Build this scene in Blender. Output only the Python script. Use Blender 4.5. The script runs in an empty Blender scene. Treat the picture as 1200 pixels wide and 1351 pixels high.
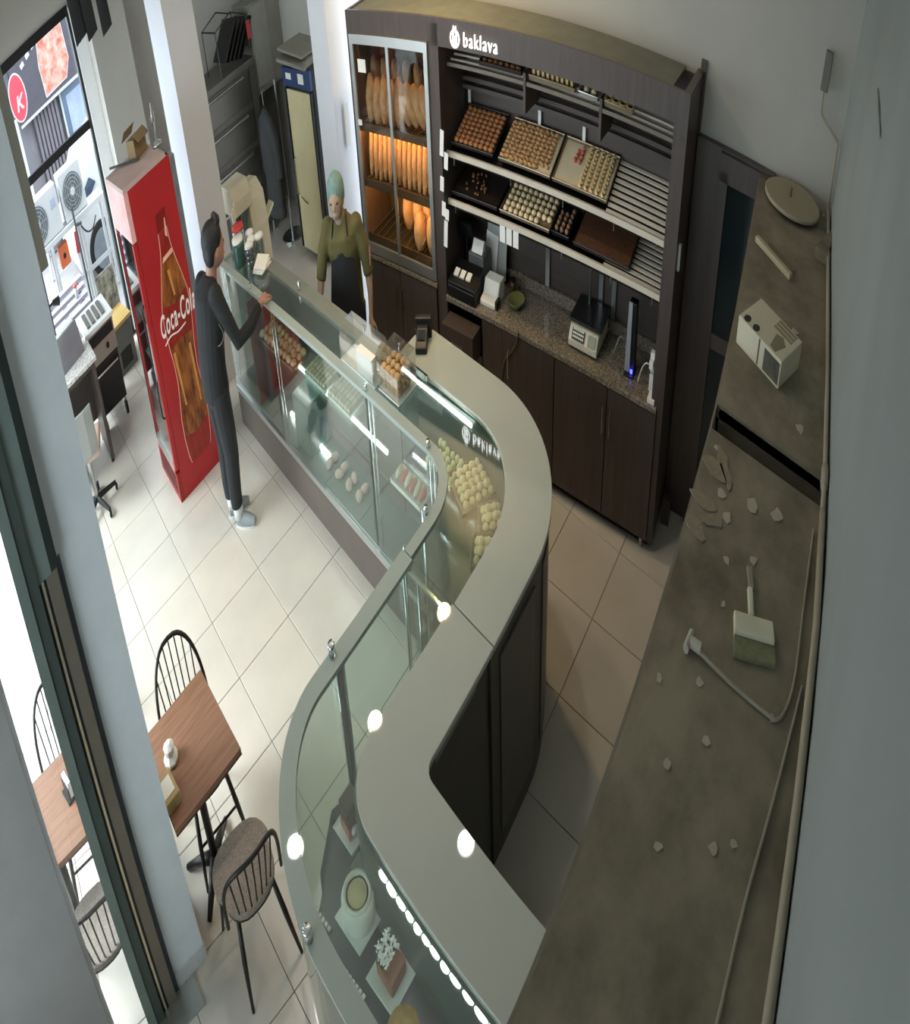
import bpy, bmesh, math, random
from math import sin, cos, pi, radians, sqrt, atan2
from mathutils import Vector, Matrix, Euler

# ------------------------------------------------------------------ camera, world, exposure
SC = bpy.context.scene
COL = SC.collection
S = 0.58
CAM_P = (-0.6291, -7.4276, 3.4724)
YAW, PITCH, ROLL = 0.74815568, 0.59425856, -0.07022895
FPX, ASP, LAT0 = 732.2009, 2.0751157, -0.04645207

def make_camera():
    f = Vector((cos(PITCH) * cos(YAW), cos(PITCH) * sin(YAW), -sin(PITCH)))
    r = Vector((sin(YAW), -cos(YAW), 0))
    u = r.cross(f)
    r2 = cos(ROLL) * r + sin(ROLL) * u
    u2 = -sin(ROLL) * r + cos(ROLL) * u
    cam = bpy.data.cameras.new('camera')
    o = bpy.data.objects.new('camera', cam)
    COL.objects.link(o)
    o.matrix_world = Matrix(((r2.x, u2.x, -f.x, CAM_P[0]), (r2.y, u2.y, -f.y, CAM_P[1]),
                             (r2.z, u2.z, -f.z, CAM_P[2]), (0, 0, 0, 1)))
    # wide security-camera lens with the recorder's squeezed 16:9 picture
    cam.type = 'PANO'
    cam.panorama_type = 'EQUIRECTANGULAR'
    cam.longitude_min, cam.longitude_max = -600 / FPX, 600 / FPX
    h = 675.5 / FPX / ASP
    cam.latitude_min, cam.latitude_max = -h + LAT0, h + LAT0
    cam.clip_start = 0.02
    SC.camera = o
make_camera()

w = bpy.data.worlds.new('world')
SC.world = w
w.use_nodes = True
bg = w.node_tree.nodes['Background']
bg.inputs[0].default_value = (0.84, 0.92, 1.0, 1)
bg.inputs[1].default_value = 5.0

def sun(name, energy, rot, angle, col):
    l = bpy.data.lights.new(name, 'SUN')
    l.energy = energy; l.angle = angle; l.color = col
    o = bpy.data.objects.new(name, l)
    COL.objects.link(o)
    o.rotation_euler = rot
    o.location = (-6, 0, 8)
    return o
# hazy sun high on the street side, very soft
sun('sun', 6.5, (radians(-12), radians(-38), 0), radians(35), (0.95, 0.98, 1.0))

def portal(name, loc, rot, sx, sy):
    l = bpy.data.lights.new(name, 'AREA')
    l.shape = 'RECTANGLE'; l.size = sx; l.size_y = sy
    l.cycles.is_portal = True
    o = bpy.data.objects.new(name, l)
    COL.objects.link(o)
    o.location = loc; o.rotation_euler = rot
portal('sky_portal', (-0.50, -1.4, 1.6), (0, radians(-90), 0), 3.0, 6.0)
portal('sky_portal', (-2.46, -6.0, 1.9), (0, radians(-90), 0), 2.3, 2.2)
portal('sky_portal', (0.75, 2.0, 1.5), (radians(-90), 0, 0), 1.5, 3.0)

SC.view_settings.view_transform = 'Standard'
SC.view_settings.look = 'None'
SC.view_settings.gamma = 1.0
SC.view_settings.exposure = 0.22
SC.view_settings.use_curve_mapping = False

# ------------------------------------------------------------------ helpers
RND = random.Random(7)

def lin(c):
    if isinstance(c, str):
        c = c.lstrip('#')
        c = [int(c[i:i + 2], 16) / 255 for i in (0, 2, 4)]
        return tuple(x / 12.92 if x <= .04045 else ((x + .055) / 1.055) ** 2.4 for x in c)
    return c

MATS = {}
def mat(name, col, rough=.5, metal=0., vary=.12, scale=6., bump=0., bscale=40., col2=None, emit=0., spec=None, coat=0., stretch=None, seed=0.):
    if name in MATS: return MATS[name]
    m = bpy.data.materials.new(name); m.use_nodes = True
    nt = m.node_tree; N = nt.nodes; L = nt.links
    b = N['Principled BSDF']
    c = lin(col)
    b.inputs['Roughness'].default_value = rough
    b.inputs['Metallic'].default_value = metal
    if spec is not None: b.inputs['Specular IOR Level'].default_value = spec
    if coat: b.inputs['Coat Weight'].default_value = coat; b.inputs['Coat Roughness'].default_value = .05
    tc = N.new('ShaderNodeTexCoord')
    mp = N.new('ShaderNodeMapping'); L.new(tc.outputs['Object'], mp.inputs[0])
    mp.inputs['Location'].default_value = (seed, seed * .7, seed * .3)
    if stretch: mp.inputs['Scale'].default_value = stretch
    if vary or col2:
        n = N.new('ShaderNodeTexNoise'); n.inputs['Scale'].default_value = scale
        n.inputs['Detail'].default_value = 5; n.inputs['Roughness'].default_value = .6
        L.new(mp.outputs[0], n.inputs['Vector'])
        r = N.new('ShaderNodeValToRGB')
        r.color_ramp.elements[0].position = .32; r.color_ramp.elements[1].position = .68
        d = lin(col2) if col2 else tuple(max(0, x * (1 - vary)) for x in c)
        e = c if col2 else tuple(x * (1 + vary) for x in c)
        r.color_ramp.elements[0].color = (*d, 1); r.color_ramp.elements[1].color = (*e, 1)
        L.new(n.outputs['Fac'], r.inputs[0]); L.new(r.outputs[0], b.inputs['Base Color'])
    else:
        b.inputs['Base Color'].default_value = (*c, 1)
    if bump:
        n2 = N.new('ShaderNodeTexNoise'); n2.inputs['Scale'].default_value = bscale
        n2.inputs['Detail'].default_value = 3
        L.new(mp.outputs[0], n2.inputs['Vector'])
        bp = N.new('ShaderNodeBump'); bp.inputs['Strength'].default_value = bump; bp.inputs['Distance'].default_value = .01
        L.new(n2.outputs['Fac'], bp.inputs['Height']); L.new(bp.outputs[0], b.inputs['Normal'])
    if emit:
        b.inputs['Emission Color'].default_value = (*c, 1)
        b.inputs['Emission Strength'].default_value = emit
    MATS[name] = m
    return m

def wood(name, dark, light, rough=.45, scale=3., axis=(1, 12, 12)):
    return mat(name, light, rough, 0, 0, scale, .08, 30, col2=dark, stretch=axis)

def granite(name, a, b, c, scale=90):
    if name in MATS: return MATS[name]
    m = mat(name, a, .25, 0, 0, scale, col2=b)
    nt = m.node_tree; N = nt.nodes; L = nt.links
    ramp = [n for n in N if n.type == 'VALTORGB'][0]
    ramp.color_ramp.elements.new(.5).color = (*lin(c), 1)
    v = [n for n in N if n.type == 'TEX_NOISE'][0]
    v.inputs['Detail'].default_value = 8; v.inputs['Roughness'].default_value = .8
    return m

def glass(name, tint=(.93, .98, .96), refl=1.0, rough=.02, base=.04):
    if name in MATS: return MATS[name]
    m = bpy.data.materials.new(name); m.use_nodes = True
    nt = m.node_tree; N = nt.nodes; L = nt.links
    for n in list(N):
        if n.type != 'OUTPUT_MATERIAL': N.remove(n)
    out = [n for n in N if n.type == 'OUTPUT_MATERIAL'][0]
    t = N.new('ShaderNodeBsdfTransparent'); t.inputs[0].default_value = (*tint, 1)
    g = N.new('ShaderNodeBsdfGlossy'); g.inputs['Roughness'].default_value = rough
    g.inputs[0].default_value = (1, 1, 1, 1)
    fr = N.new('ShaderNodeFresnel')
    ge = N.new('ShaderNodeNewGeometry')      # same reflectance on both faces of the thin sheet
    ior = N.new('ShaderNodeMapRange'); ior.inputs['To Min'].default_value = 1.5; ior.inputs['To Max'].default_value = 1 / 1.5
    L.new(ge.outputs['Backfacing'], ior.inputs['Value']); L.new(ior.outputs[0], fr.inputs[0])
    ma = N.new('ShaderNodeMath'); ma.operation = 'MULTIPLY_ADD'
    ma.inputs[1].default_value = refl; ma.inputs[2].default_value = base
    L.new(fr.outputs[0], ma.inputs[0])
    mx = N.new('ShaderNodeMixShader')
    L.new(ma.outputs[0], mx.inputs[0]); L.new(t.outputs[0], mx.inputs[1]); L.new(g.outputs[0], mx.inputs[2])
    L.new(mx.outputs[0], out.inputs[0])
    MATS[name] = m
    return m

class MB:
    def __init__(s): s.v = []; s.f = []
    def add(s, vs, fs):
        o = len(s.v); s.v += [tuple(v) for v in vs]; s.f += [tuple(i + o for i in f) for f in fs]; return s
    def box(s, x0, x1, y0, y1, z0, z1):
        return s.add([(x0, y0, z0), (x1, y0, z0), (x1, y1, z0), (x0, y1, z0), (x0, y0, z1), (x1, y0, z1), (x1, y1, z1), (x0, y1, z1)],
                     [(0, 3, 2, 1), (4, 5, 6, 7), (0, 1, 5, 4), (1, 2, 6, 5), (2, 3, 7, 6), (3, 0, 4, 7)])
    def rbox(s, c, size, rot=(0, 0, 0)):
        M = Matrix.Translation(c) @ Euler(rot).to_matrix().to_4x4()
        h = [d / 2 for d in size]; t = MB().box(-h[0], h[0], -h[1], h[1], -h[2], h[2])
        return s.add([M @ Vector(v) for v in t.v], t.f)
    def prism(s, poly, z0, z1):
        n = len(poly)
        vs = [(x, y, z0) for x, y in poly] + [(x, y, z1) for x, y in poly]
        fs = [tuple(range(n - 1, -1, -1)), tuple(range(n, 2 * n))] + [(i, (i + 1) % n, n + (i + 1) % n, n + i) for i in range(n)]
        return s.add(vs, fs)
    def prismx(s, poly, x0, x1):   # polygon in (y,z)
        n = len(poly)
        vs = [(x0, y, z) for y, z in poly] + [(x1, y, z) for y, z in poly]
        fs = [tuple(range(n - 1, -1, -1)), tuple(range(n, 2 * n))] + [(i, (i + 1) % n, n + (i + 1) % n, n + i) for i in range(n)]
        return s.add(vs, fs)
    def prismy(s, poly, y0, y1):   # polygon in (x,z)
        n = len(poly)
        vs = [(x, y0, z) for x, z in poly] + [(x, y1, z) for x, z in poly]
        fs = [tuple(range(n)), tuple(range(2 * n - 1, n - 1, -1))] + [(i, n + i, n + (i + 1) % n, (i + 1) % n) for i in range(n)]
        return s.add(vs, fs)
    def band(s, A, B, z0, z1):     # slab between two polylines of equal length
        n = len(A); vs = []
        for a, b in zip(A, B): vs += [(*a, z0), (*b, z0), (*a, z1), (*b, z1)]
        fs = []
        for i in range(n - 1):
            k = 4 * i; l = k + 4
            fs += [(k, k + 1, l + 1, l), (k + 2, l + 2, l + 3, k + 3), (k, l, l + 2, k + 2), (k + 1, k + 3, l + 3, l + 1)]
        fs += [(0, 2, 3, 1), (4 * n - 4, 4 * n - 3, 4 * n - 1, 4 * n - 2)]
        return s.add(vs, fs)
    def cyl(s, p0, p1, r0, r1=None, n=12):
        r1 = r0 if r1 is None else r1
        return s.tube([p0, p1], [r0, r1], n)
    def tube(s, pts, r, n=8, cap=True, flat=None):
        pts = [Vector(p) for p in pts]; rs = r if isinstance(r, (list, tuple)) else [r] * len(pts)
        up = Vector((0, 0, 1)); vs = []; prev = None
        for i, p in enumerate(pts):
            t = (pts[min(i + 1, len(pts) - 1)] - pts[max(i - 1, 0)])
            t = t.normalized() if t.length > 1e-9 else Vector((0, 0, 1))
            if prev is None:
                a = t.cross(up) if abs(t.z) < .9 else t.cross(Vector((0, 1, 0)))
            else: a = prev - t * prev.dot(t)
            a.normalize(); prev = a; b = t.cross(a)
            for k in range(n):
                th = 2 * pi * k / n
                vs.append(p + rs[i] * (cos(th) * a * (flat or 1) + sin(th) * b))
        m = len(pts)
        fs = [(i * n + k, i * n + (k + 1) % n, (i + 1) * n + (k + 1) % n, (i + 1) * n + k) for i in range(m - 1) for k in range(n)]
        if cap: fs += [tuple(range(n - 1, -1, -1)), tuple(range((m - 1) * n, m * n))]
        return s.add(vs, fs)
    def lathe(s, prof, n=20, c=(0, 0, 0), sx=1., sy=1.):
        vs = [(c[0] + r * sx * cos(2 * pi * k / n), c[1] + r * sy * sin(2 * pi * k / n), c[2] + z) for r, z in prof for k in range(n)]
        m = len(prof)
        fs = [(i * n + k, i * n + (k + 1) % n, (i + 1) * n + (k + 1) % n, (i + 1) * n + k) for i in range(m - 1) for k in range(n)]
        if prof[0][0] > 1e-6: fs.append(tuple(range(n - 1, -1, -1)))
        if prof[-1][0] > 1e-6: fs.append(tuple(range((m - 1) * n, m * n)))
        return s.add(vs, fs)
    def ell(s, c, r, nu=12, nv=8, rot=None):
        M = Euler(rot).to_matrix() if rot else None
        vs = []; 
        for j in range(nv + 1):
            ph = -pi / 2 + pi * j / nv
            for i in range(nu):
                th = 2 * pi * i / nu
                p = Vector((r[0] * cos(ph) * cos(th), r[1] * cos(ph) * sin(th), r[2] * sin(ph)))
                if M: p = M @ p
                vs.append(p + Vector(c))
        fs = [(j * nu + i, j * nu + (i + 1) % nu, (j + 1) * nu + (i + 1) % nu, (j + 1) * nu + i) for j in range(nv) for i in range(nu)]
        return s.add(vs, fs)
    def mesh(s, name):
        me = bpy.data.meshes.new(name); me.from_pydata(s.v, [], s.f); me.update()
        bm = bmesh.new(); bm.from_mesh(me)
        bmesh.ops.remove_doubles(bm, verts=bm.verts, dist=1e-6)
        bmesh.ops.recalc_face_normals(bm, faces=bm.faces); bm.to_mesh(me); bm.free()
        return me
    def build(s, name, m, parent=None, smooth=False, bevel=0., loc=None, rot=None):
        return link(name, s.mesh(name), m, parent, smooth, bevel, loc, rot)

def link(name, me, m, parent=None, smooth=False, bevel=0., loc=None, rot=None):
    if m is not None and not me.materials: me.materials.append(m)
    o = bpy.data.objects.new(name, me); COL.objects.link(o)
    if parent is not None: o.parent = parent
    if loc is not None: o.location = loc
    if rot is not None: o.rotation_euler = rot
    if smooth:
        for p in me.polygons: p.use_smooth = True
    if bevel:
        b = o.modifiers.new('bevel', 'BEVEL'); b.width = bevel; b.segments = 2; b.limit_method = 'ANGLE'; b.angle_limit = radians(40)
    return o

def tag(o, label, cat, group=None):
    o['label'] = label; o['category'] = cat
    if group: o['group'] = group
    return o
def struct(o, label=None):
    o['kind'] = 'structure'
    if label: o['label'] = label
    return o
def thing(name, label, cat, loc=(0, 0, 0), rz=0., group=None, rot=None):
    o = bpy.data.objects.new(name, None); COL.objects.link(o)
    o.empty_display_size = .1; o.location = loc; o.rotation_euler = rot or (0, 0, rz)
    return tag(o, label, cat, group)
def copy_tree(o, parent=None):
    c = o.copy(); COL.objects.link(c); c.parent = parent
    for ch in list(o.children): copy_tree(ch, c)
    return c
def smoothline(pts, n=6):
    out = []
    P = [Vector(p) for p in pts]
    for i in range(len(P) - 1):
        a, b, c, d = P[max(i - 1, 0)], P[i], P[i + 1], P[min(i + 2, len(P) - 1)]
        for k in range(n):
            t = k / n
            out.append(.5 * ((2 * b) + (c - a) * t + (2 * a - 5 * b + 4 * c - d) * t * t + (3 * b - a - 3 * c + d) * t ** 3))
    out.append(P[-1]); return out
def arc(cx, cy, a, b, t0, t1, n=14):
    return [(cx + a * cos(radians(t0 + (t1 - t0) * i / n)), cy + b * sin(radians(t0 + (t1 - t0) * i / n))) for i in range(n + 1)]
def resample(P, n):
    L = [0.]
    for a, b in zip(P, P[1:]): L.append(L[-1] + math.dist(a, b))
    out = []; k = 0
    for i in range(n):
        d = L[-1] * i / (n - 1)
        while k < len(P) - 2 and L[k + 1] < d: k += 1
        t = (d - L[k]) / max(L[k + 1] - L[k], 1e-9); t = min(max(t, 0), 1)
        out.append((P[k][0] + (P[k + 1][0] - P[k][0]) * t, P[k][1] + (P[k + 1][1] - P[k][1]) * t))
    return out
def offset(P, d):   # offset polyline to its left
    out = []
    for i, p in enumerate(P):
        a = P[max(i - 1, 0)]; b = P[min(i + 1, len(P) - 1)]
        tx, ty = b[0] - a[0], b[1] - a[1]; l = math.hypot(tx, ty) or 1
        out.append((p[0] - ty / l * d, p[1] + tx / l * d))
    return out
def text_mesh(name, body, size, extrude=.004, shear=0., bold=0.):
    cu = bpy.data.curves.new(name, 'FONT'); cu.body = body; cu.size = size; cu.extrude = extrude
    cu.shear = shear; cu.offset = bold; cu.space_character = 1.16; cu.align_x = 'CENTER'; cu.align_y = 'CENTER'; cu.resolution_u = 4
    o = bpy.data.objects.new(name, cu); COL.objects.link(o)
    me = bpy.data.meshes.new_from_object(o.evaluated_get(bpy.context.evaluated_depsgraph_get()))
    bpy.data.objects.remove(o); bpy.data.curves.remove(cu)
    me.name = name
    return me
def remeshed(name, mb, voxel, smooth=3):
    me = mb.mesh(name + '_raw'); o = bpy.data.objects.new(name + '_raw', me); COL.objects.link(o)
    r = o.modifiers.new('r', 'REMESH'); r.mode = 'VOXEL'; r.voxel_size = voxel; r.use_smooth_shade = True
    if smooth:
        s = o.modifiers.new('s', 'SMOOTH'); s.factor = .5; s.iterations = smooth
    dg = bpy.context.evaluated_depsgraph_get()
    out = bpy.data.meshes.new_from_object(o.evaluated_get(dg)); out.name = name
    bpy.data.objects.remove(o); bpy.data.meshes.remove(me)
    for p in out.polygons: p.use_smooth = True
    return out
# ------------------------------------------------------------------ materials
M_tile = mat('floor_tile', '#cac3b7', .22, vary=.05, scale=2.5)
M_grout = mat('grout', '#6a655e', .9, vary=.1)
M_wall = mat('painted_wall', '#b5b3ab', .75, vary=.05, scale=1.5, bump=.05, bscale=12)
M_wallr = mat('old_wall_paint', '#98a09f', .8, vary=.08, scale=1.2, bump=.08, bscale=9)
M_pillar = mat('pillar_paint', '#dfe2e8', .6, vary=.03, scale=1.5)
M_ceil = mat('ceiling_paint', '#e4e4e0', .85, vary=.03)
M_dark = mat('dark_wood_laminate', '#50453f', .42, 0, 0, 2.2, .05, 40, col2='#443934', stretch=(10, 10, 1))
M_darkin = mat('dark_back_panel', '#4d433d', .5, 0, .15, 3, stretch=(8, 1, 8))
M_steel = mat('brushed_steel', '#b8bcbc', .28, 1., .06, 8, stretch=(1, 20, 20))
M_chrome = mat('chrome', '#e6ecec', .08, 1., 0)
M_alu = mat('aluminium', '#c3c6c2', .35, .9, .04)
M_black = mat('black_plastic', '#141516', .4, vary=.1)
M_white = mat('white_plastic', '#e9ebe6', .4, vary=.03)
M_cream = mat('cream_enamel', '#dcd5bd', .4, vary=.05)
M_paper = mat('paper', '#f0efe9', .8, vary=.03)
M_glass = glass('clear_glass')
M_glasst = glass('case_top_glass', (.84, .90, .87), 1.3, .01, .05)
M_gran = granite('brown_granite', '#b5ac9b', '#26231f', '#7a7163', 55)
M_dust = mat('dusty_board', '#978e7b', .95, 0, 0, 3.6, .35, 14, col2='#6a6353')
M_green = mat('dark_frame', '#2b332f', .45, .3, .1)
M_rubber = mat('rubber', '#1c1c1c', .8, vary=.1)

# ------------------------------------------------------------------ floor
TMESH = None
def build_floor():
    global TMESH
    f = struct(MB().box(-2.4, 4.8, -7.75, 2.0, -.08, -.006).build('floor', M_grout))
    b = MB(); h = S / 2 - .0025; c = .002; 
    b.add([(-h, -h, -.02), (h, -h, -.02), (h, h, -.02), (-h, h, -.02), (-h, -h, -c), (h, -h, -c), (h, h, -c), (-h, h, -c),
           (-h + c, -h + c, 0), (h - c, -h + c, 0), (h - c, h - c, 0), (-h + c, h - c, 0)],
          [(0, 1, 5, 4), (1, 2, 6, 5), (2, 3, 7, 6), (3, 0, 4, 7), (4, 5, 9, 8), (5, 6, 10, 9), (6, 7, 11, 10), (7, 4, 8, 11), (8, 9, 10, 11)])
    me = b.mesh('tile'); me.materials.append(M_tile); TMESH = me
    for i in range(-4, 8):
        for j in range(-3, 13):
            o = bpy.data.objects.new('tile', me); COL.objects.link(o); o.parent = f
            o.location = ((i + .5) * S, -(j + .5) * S, 0)
build_floor()

# ------------------------------------------------------------------ walls
CA = 0.12
KX, KY = 3.64, -6.07
E1 = Vector((cos(CA), sin(CA), 0)); E2 = Vector((-sin(CA), cos(CA), 0))
def cabp(v, u, z=0.):
    p = Vector((KX, KY, 0)) + v * E1 + u * E2
    return Vector((p.x, p.y, z))
HZ = 3.6
A = [cabp(.53, -1.35), cabp(.53, 3.75)]
B_ = [cabp(.70, -1.35), cabp(.70, 3.75)]
struct(MB().prism([A[0][:2], B_[0][:2], B_[1][:2], A[1][:2]], 0, HZ).build('wall_back', M_wall))
WR = [(-2.3, -7.615), (-.5, -7.61), (.4, -7.605), (1.0, -7.60), (1.5, -7.58), (2.0, -7.535), (2.9, -7.425), (3.6, -7.33), (4.6, -7.20)]
struct(MB().band(WR, [(x, y - .2) for x, y in WR], 0, HZ).build('wall_right', M_wallr, smooth=False))
# kitchen end behind the cabinets
struct(MB().box(1.62, 4.85, 1.9, 2.1, 0, HZ).build('wall_far', M_wall))
struct(MB().box(4.62, 4.82, -2.3, 2.0, 0, HZ).build('wall_kitchen', M_wall))
struct(MB().box(-.5, 1.62, 1.88, 2.1, 3.03, HZ).build('wall_over_entrance', M_wall))
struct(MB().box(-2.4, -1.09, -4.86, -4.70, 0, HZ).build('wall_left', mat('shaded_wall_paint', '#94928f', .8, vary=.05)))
ws = struct(MB().box(-2.5, -2.3, -7.75, -7.3, 0, HZ).build('wall_side', M_wall))
MB().box(-2.5, -2.3, -7.3, -4.7, 0, .7).build('parapet', M_wall, ws)
MB().box(-2.5, -2.3, -7.3, -7.1, .7, 3.1).build('pier', M_wall, ws)
MB().box(-2.5, -2.3, -7.3, -4.7, 3.1, HZ).build('lintel', M_wall, ws)
w3 = struct(MB().box(-2.45, -2.38, -7.1, -4.86, .7, .76).build('added_window', M_green))  # unseen window, added to bring daylight onto the near walls
MB().box(-2.45, -2.38, -7.1, -4.86, 3.04, 3.1).build('head_rail', M_green, w3)
for y_ in (-7.1, -6.01, -4.92): MB().box(-2.45, -2.38, y_, y_ + .06, .76, 3.04).build('mullion', M_green, w3)
for y_ in (-7.04, -5.95): MB().box(-2.418, -2.412, y_, y_ + 1.03, .76, 3.04).build('pane', glass('window_glass', (.95, .98, .98), .6, .02, .01), w3)
struct(MB().box(-4.6, -2.5, -8.2, -4.2, 3.2, 3.26).build('added_sunshade', M_wall), 'unseen sunshade added over the added side window')  # out of view, added to keep direct sun out of that window
struct(MB().box(-.62, -.34, -.2, 1.9, 3.03, HZ).build('wall_over_glazing', M_wall))
struct(MB().box(-.62, -.34, -4.45, -.2, 2.75, HZ).build('wall_over_window', M_wall))
struct(MB().box(-.89, -.65, -4.80, -4.69, 3.2, HZ).build('trim_1', M_green))
struct(MB().box(-2.5, 4.9, -7.8, 2.1, HZ, HZ + .12).build('ceiling', M_ceil))
# pillars
p1 = struct(MB().box(-.66, -.405, -4.66, -4.40, 0, HZ).build('pillar', mat('pillar_green_white', '#e3e8ea', .6, vary=.04)), 'white pillar beside the small table')
struct(MB().box(-.655, -.398, -4.672, -4.39, 0, .09).build('baseboard_left', mat('baseboard_paint', '#c9ccca', .5)))
struct(MB().box(1.93, 2.32, -.75, -.2, 0, HZ).build('pillar', M_pillar), 'white pillar behind the red drinks fridge')
struct(MB().box(1.62, 2.2, 1.5, 1.9, 0, HZ).build('pillar', M_wall), 'grey wall pier beside the street entrance')
struct(MB().prism([(3.35, -1.97), (3.95, -1.90), (3.95, -1.60), (3.35, -1.64)], 0, HZ).build('pillar', M_pillar), 'white pillar at the left end of the pastry cabinet')
# street entrance frame in the far wall
def entrance():
    d = struct(MB().box(-.5, .10, 1.86, 1.96, 0, 3.03).build('door_1', M_green))
    MB().box(.10, 1.5, 1.87, 1.94, 1.955, 2.03).build('transom', M_black, d)
    MB().box(.08, .14, 1.86, 1.95, 0, 3.03).build('jamb', M_black, d)
    MB().box(1.44, 1.62, 1.80, 1.98, 0, 3.03).build('jamb', mat('white_frame', '#f4f6f6', .4, vary=.02), d)
    MB().box(1.40, 1.44, 1.84, 1.95, 0, 3.03).build('jamb', M_green, d)
    MB().box(.10, 1.44, 1.86, 1.95, 2.97, 3.06).build('header', M_black, d)
    MB().box(.14, 1.41, 1.90, 1.908, 2.03, 2.97).build('pane', glass('door_glass', (.96, .98, 1), .5, .02, .01), d)
    MB().box(.10, 1.45, 1.80, 1.98, 0, .02).build('threshold', M_black, d)
entrance()
def glazing():
    w = struct(MB().box(-.56, -.44, -4.40, 1.86, 0, .10).build('window_1', M_green))
    g = glass('window_glass', (.95, .98, .98), .6, .02, .01)
    ys = [-4.40, -2.85, -1.3, .25, 1.80]
    for k, y in enumerate(ys): MB().box(-.54, -.46, y, y + .06, .1, 2.75 if y < -.2 else 3.03).build('mullion', M_green, w)
    for y0, y1 in zip(ys, ys[1:]): MB().box(-.503, -.497, y0 + .06, y1, .12, 2.72).build('pane', g, w)
    MB().box(-.54, -.46, -4.40, 1.86, 2.69, 2.75).build('head_rail', M_green, w)
glazing()
def side_door():
    # glass side light and door edge left of the near pillar
    gg = mat('grey_green_frame', '#7d8984', .45, .3, .08)
    w = struct(MB().box(-.89, -.835, -4.75, -4.69, 0, 3.2).build('window_2', gg))
    MB().box(-.835, -.778, -4.74, -4.685, 0, 3.2).build('mullion', mat('dark_grey_frame', '#4a544f', .45, .3, .08), w)
    MB().box(-1.10, -.885, -4.735, -4.727, .02, 3.15).build('pane', glass('side_glass', (.93, .96, .97), .6, .02, .03), w)
    MB().box(-.70, -.655, -4.72, -4.67, 2.07, 3.2).build('upper_frame', M_green, w)
    MB().box(-.778, -.70, -4.72, -4.67, 2.07, 3.2).build('upper_frame', gg, w)
    MB().box(-.735, -.668, -4.715, -4.66, 0.0, 2.07).build('door_edge', mat('bronze_anodised', '#7d7467', .4, .4, .1), w, bevel=.004)
    MB().box(-.764, -.750, -4.72, -4.66, 0.0, 2.07).build('metal_strip', mat('brass_strip', '#d8cdb4', .25, .9, .05), w)
    MB().box(-.778, -.764, -4.712, -4.66, 0.0, 2.07).build('gasket', M_black, w)
    MB().box(-.750, -.735, -4.712, -4.66, 0.0, 2.07).build('gasket', M_black, w)
    MB().box(-.668, -.640, -4.675, -4.62, 0.0, 2.07).build('gasket', mat('slate_gasket', '#4b525c', .5), w)
    MB().box(-.90, -.52, -4.86, -4.69, 0, .012).build('threshold', M_alu, w)
    MB().box(-1.1, -.88, -4.76, -4.70, 0, .02).build('threshold', M_alu, w)
side_door()
# dark door under the false ceiling, right of the pastry cabinet
def dark_door():
    def bx(n, v0, v1, u0, u1, z0, z1, m, par=None, **k):
        o = MB().box(v0, v1, u0, u1, z0, z1).build(n, m, par, **k)
        if par is None: o.location = (KX, KY, 0); o.rotation_euler = (0, 0, CA)
        return o
    d = struct(bx('door_2', .46, .53, -.72, -.01, 0, 2.02, M_dark))
    bx('door_frame', .42, .47, -.72, -.62, 0, 1.93, M_dark, d)
    bx('door_frame', .42, .47, -.32, -.24, 0, 1.93, M_dark, d)
    bx('door_frame', .42, .47, -.72, -.24, 1.88, 2.01, M_dark, d)
    bx('pane', .445, .455, -.62, -.32, .3, 1.88, mat('dark_glazing', '#20282a', .08, vary=.1), d)
    bx('door_rail', .43, .47, -.62, -.32, 1.05, 1.13, M_dark, d)
dark_door()

# ------------------------------------------------------------------ dusty false ceiling along the right wall
def platform():
    L = [(4.22, -6.60), (3.3, -6.735), (2.6, -6.835), (1.975, -6.905)]
    L2 = [(1.835, -6.917), (1.3, -6.95), (.8, -6.968), (.3, -6.975), (-.35, -6.98)]
    Rr = [(4.24, -7.235), (3.3, -7.36), (2.6, -7.455), (1.975, -7.53)]
    R2 = [(1.835, -7.547), (1.3, -7.585), (.8, -7.598), (.3, -7.602), (-.35, -7.605)]
    t = struct(MB().band(L, Rr, 1.96, 2.0).build('ceiling_ledge', M_dust), 'dusty top of the lowered ceiling along the right wall')
    MB().band(L2, R2, 1.96, 2.0).build('board', M_dust, t)
    e = mat('ledge_edge', '#80786a', .9, vary=.15)
    MB().band(L + L2, [(x, y + .012) for x, y in L + L2], 1.78, 1.999).build('edge_board', e, t)
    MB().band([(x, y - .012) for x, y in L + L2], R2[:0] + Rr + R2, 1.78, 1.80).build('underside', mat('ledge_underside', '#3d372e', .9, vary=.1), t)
    # timber bearers at the slot
    MB().box(1.975, 1.985, -7.52, -6.92, 1.80, 1.99).build('bearer', e, t)
    MB().box(1.82, 1.834, -7.54, -6.92, 1.80, 1.99).build('bearer', e, t)
    # cable trench / skirting along the wall
    W = [(4.2, -7.245), (3.3, -7.365), (2.6, -7.46), (1.95, -7.535), (1.3, -7.588), (.8, -7.60), (.3, -7.604), (-.3, -7.606)]
    MB().band(W, [(x, y + .025) for x, y in W], 2.0, 2.02).build('wall_edge', M_dust, t)
platform()

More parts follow.
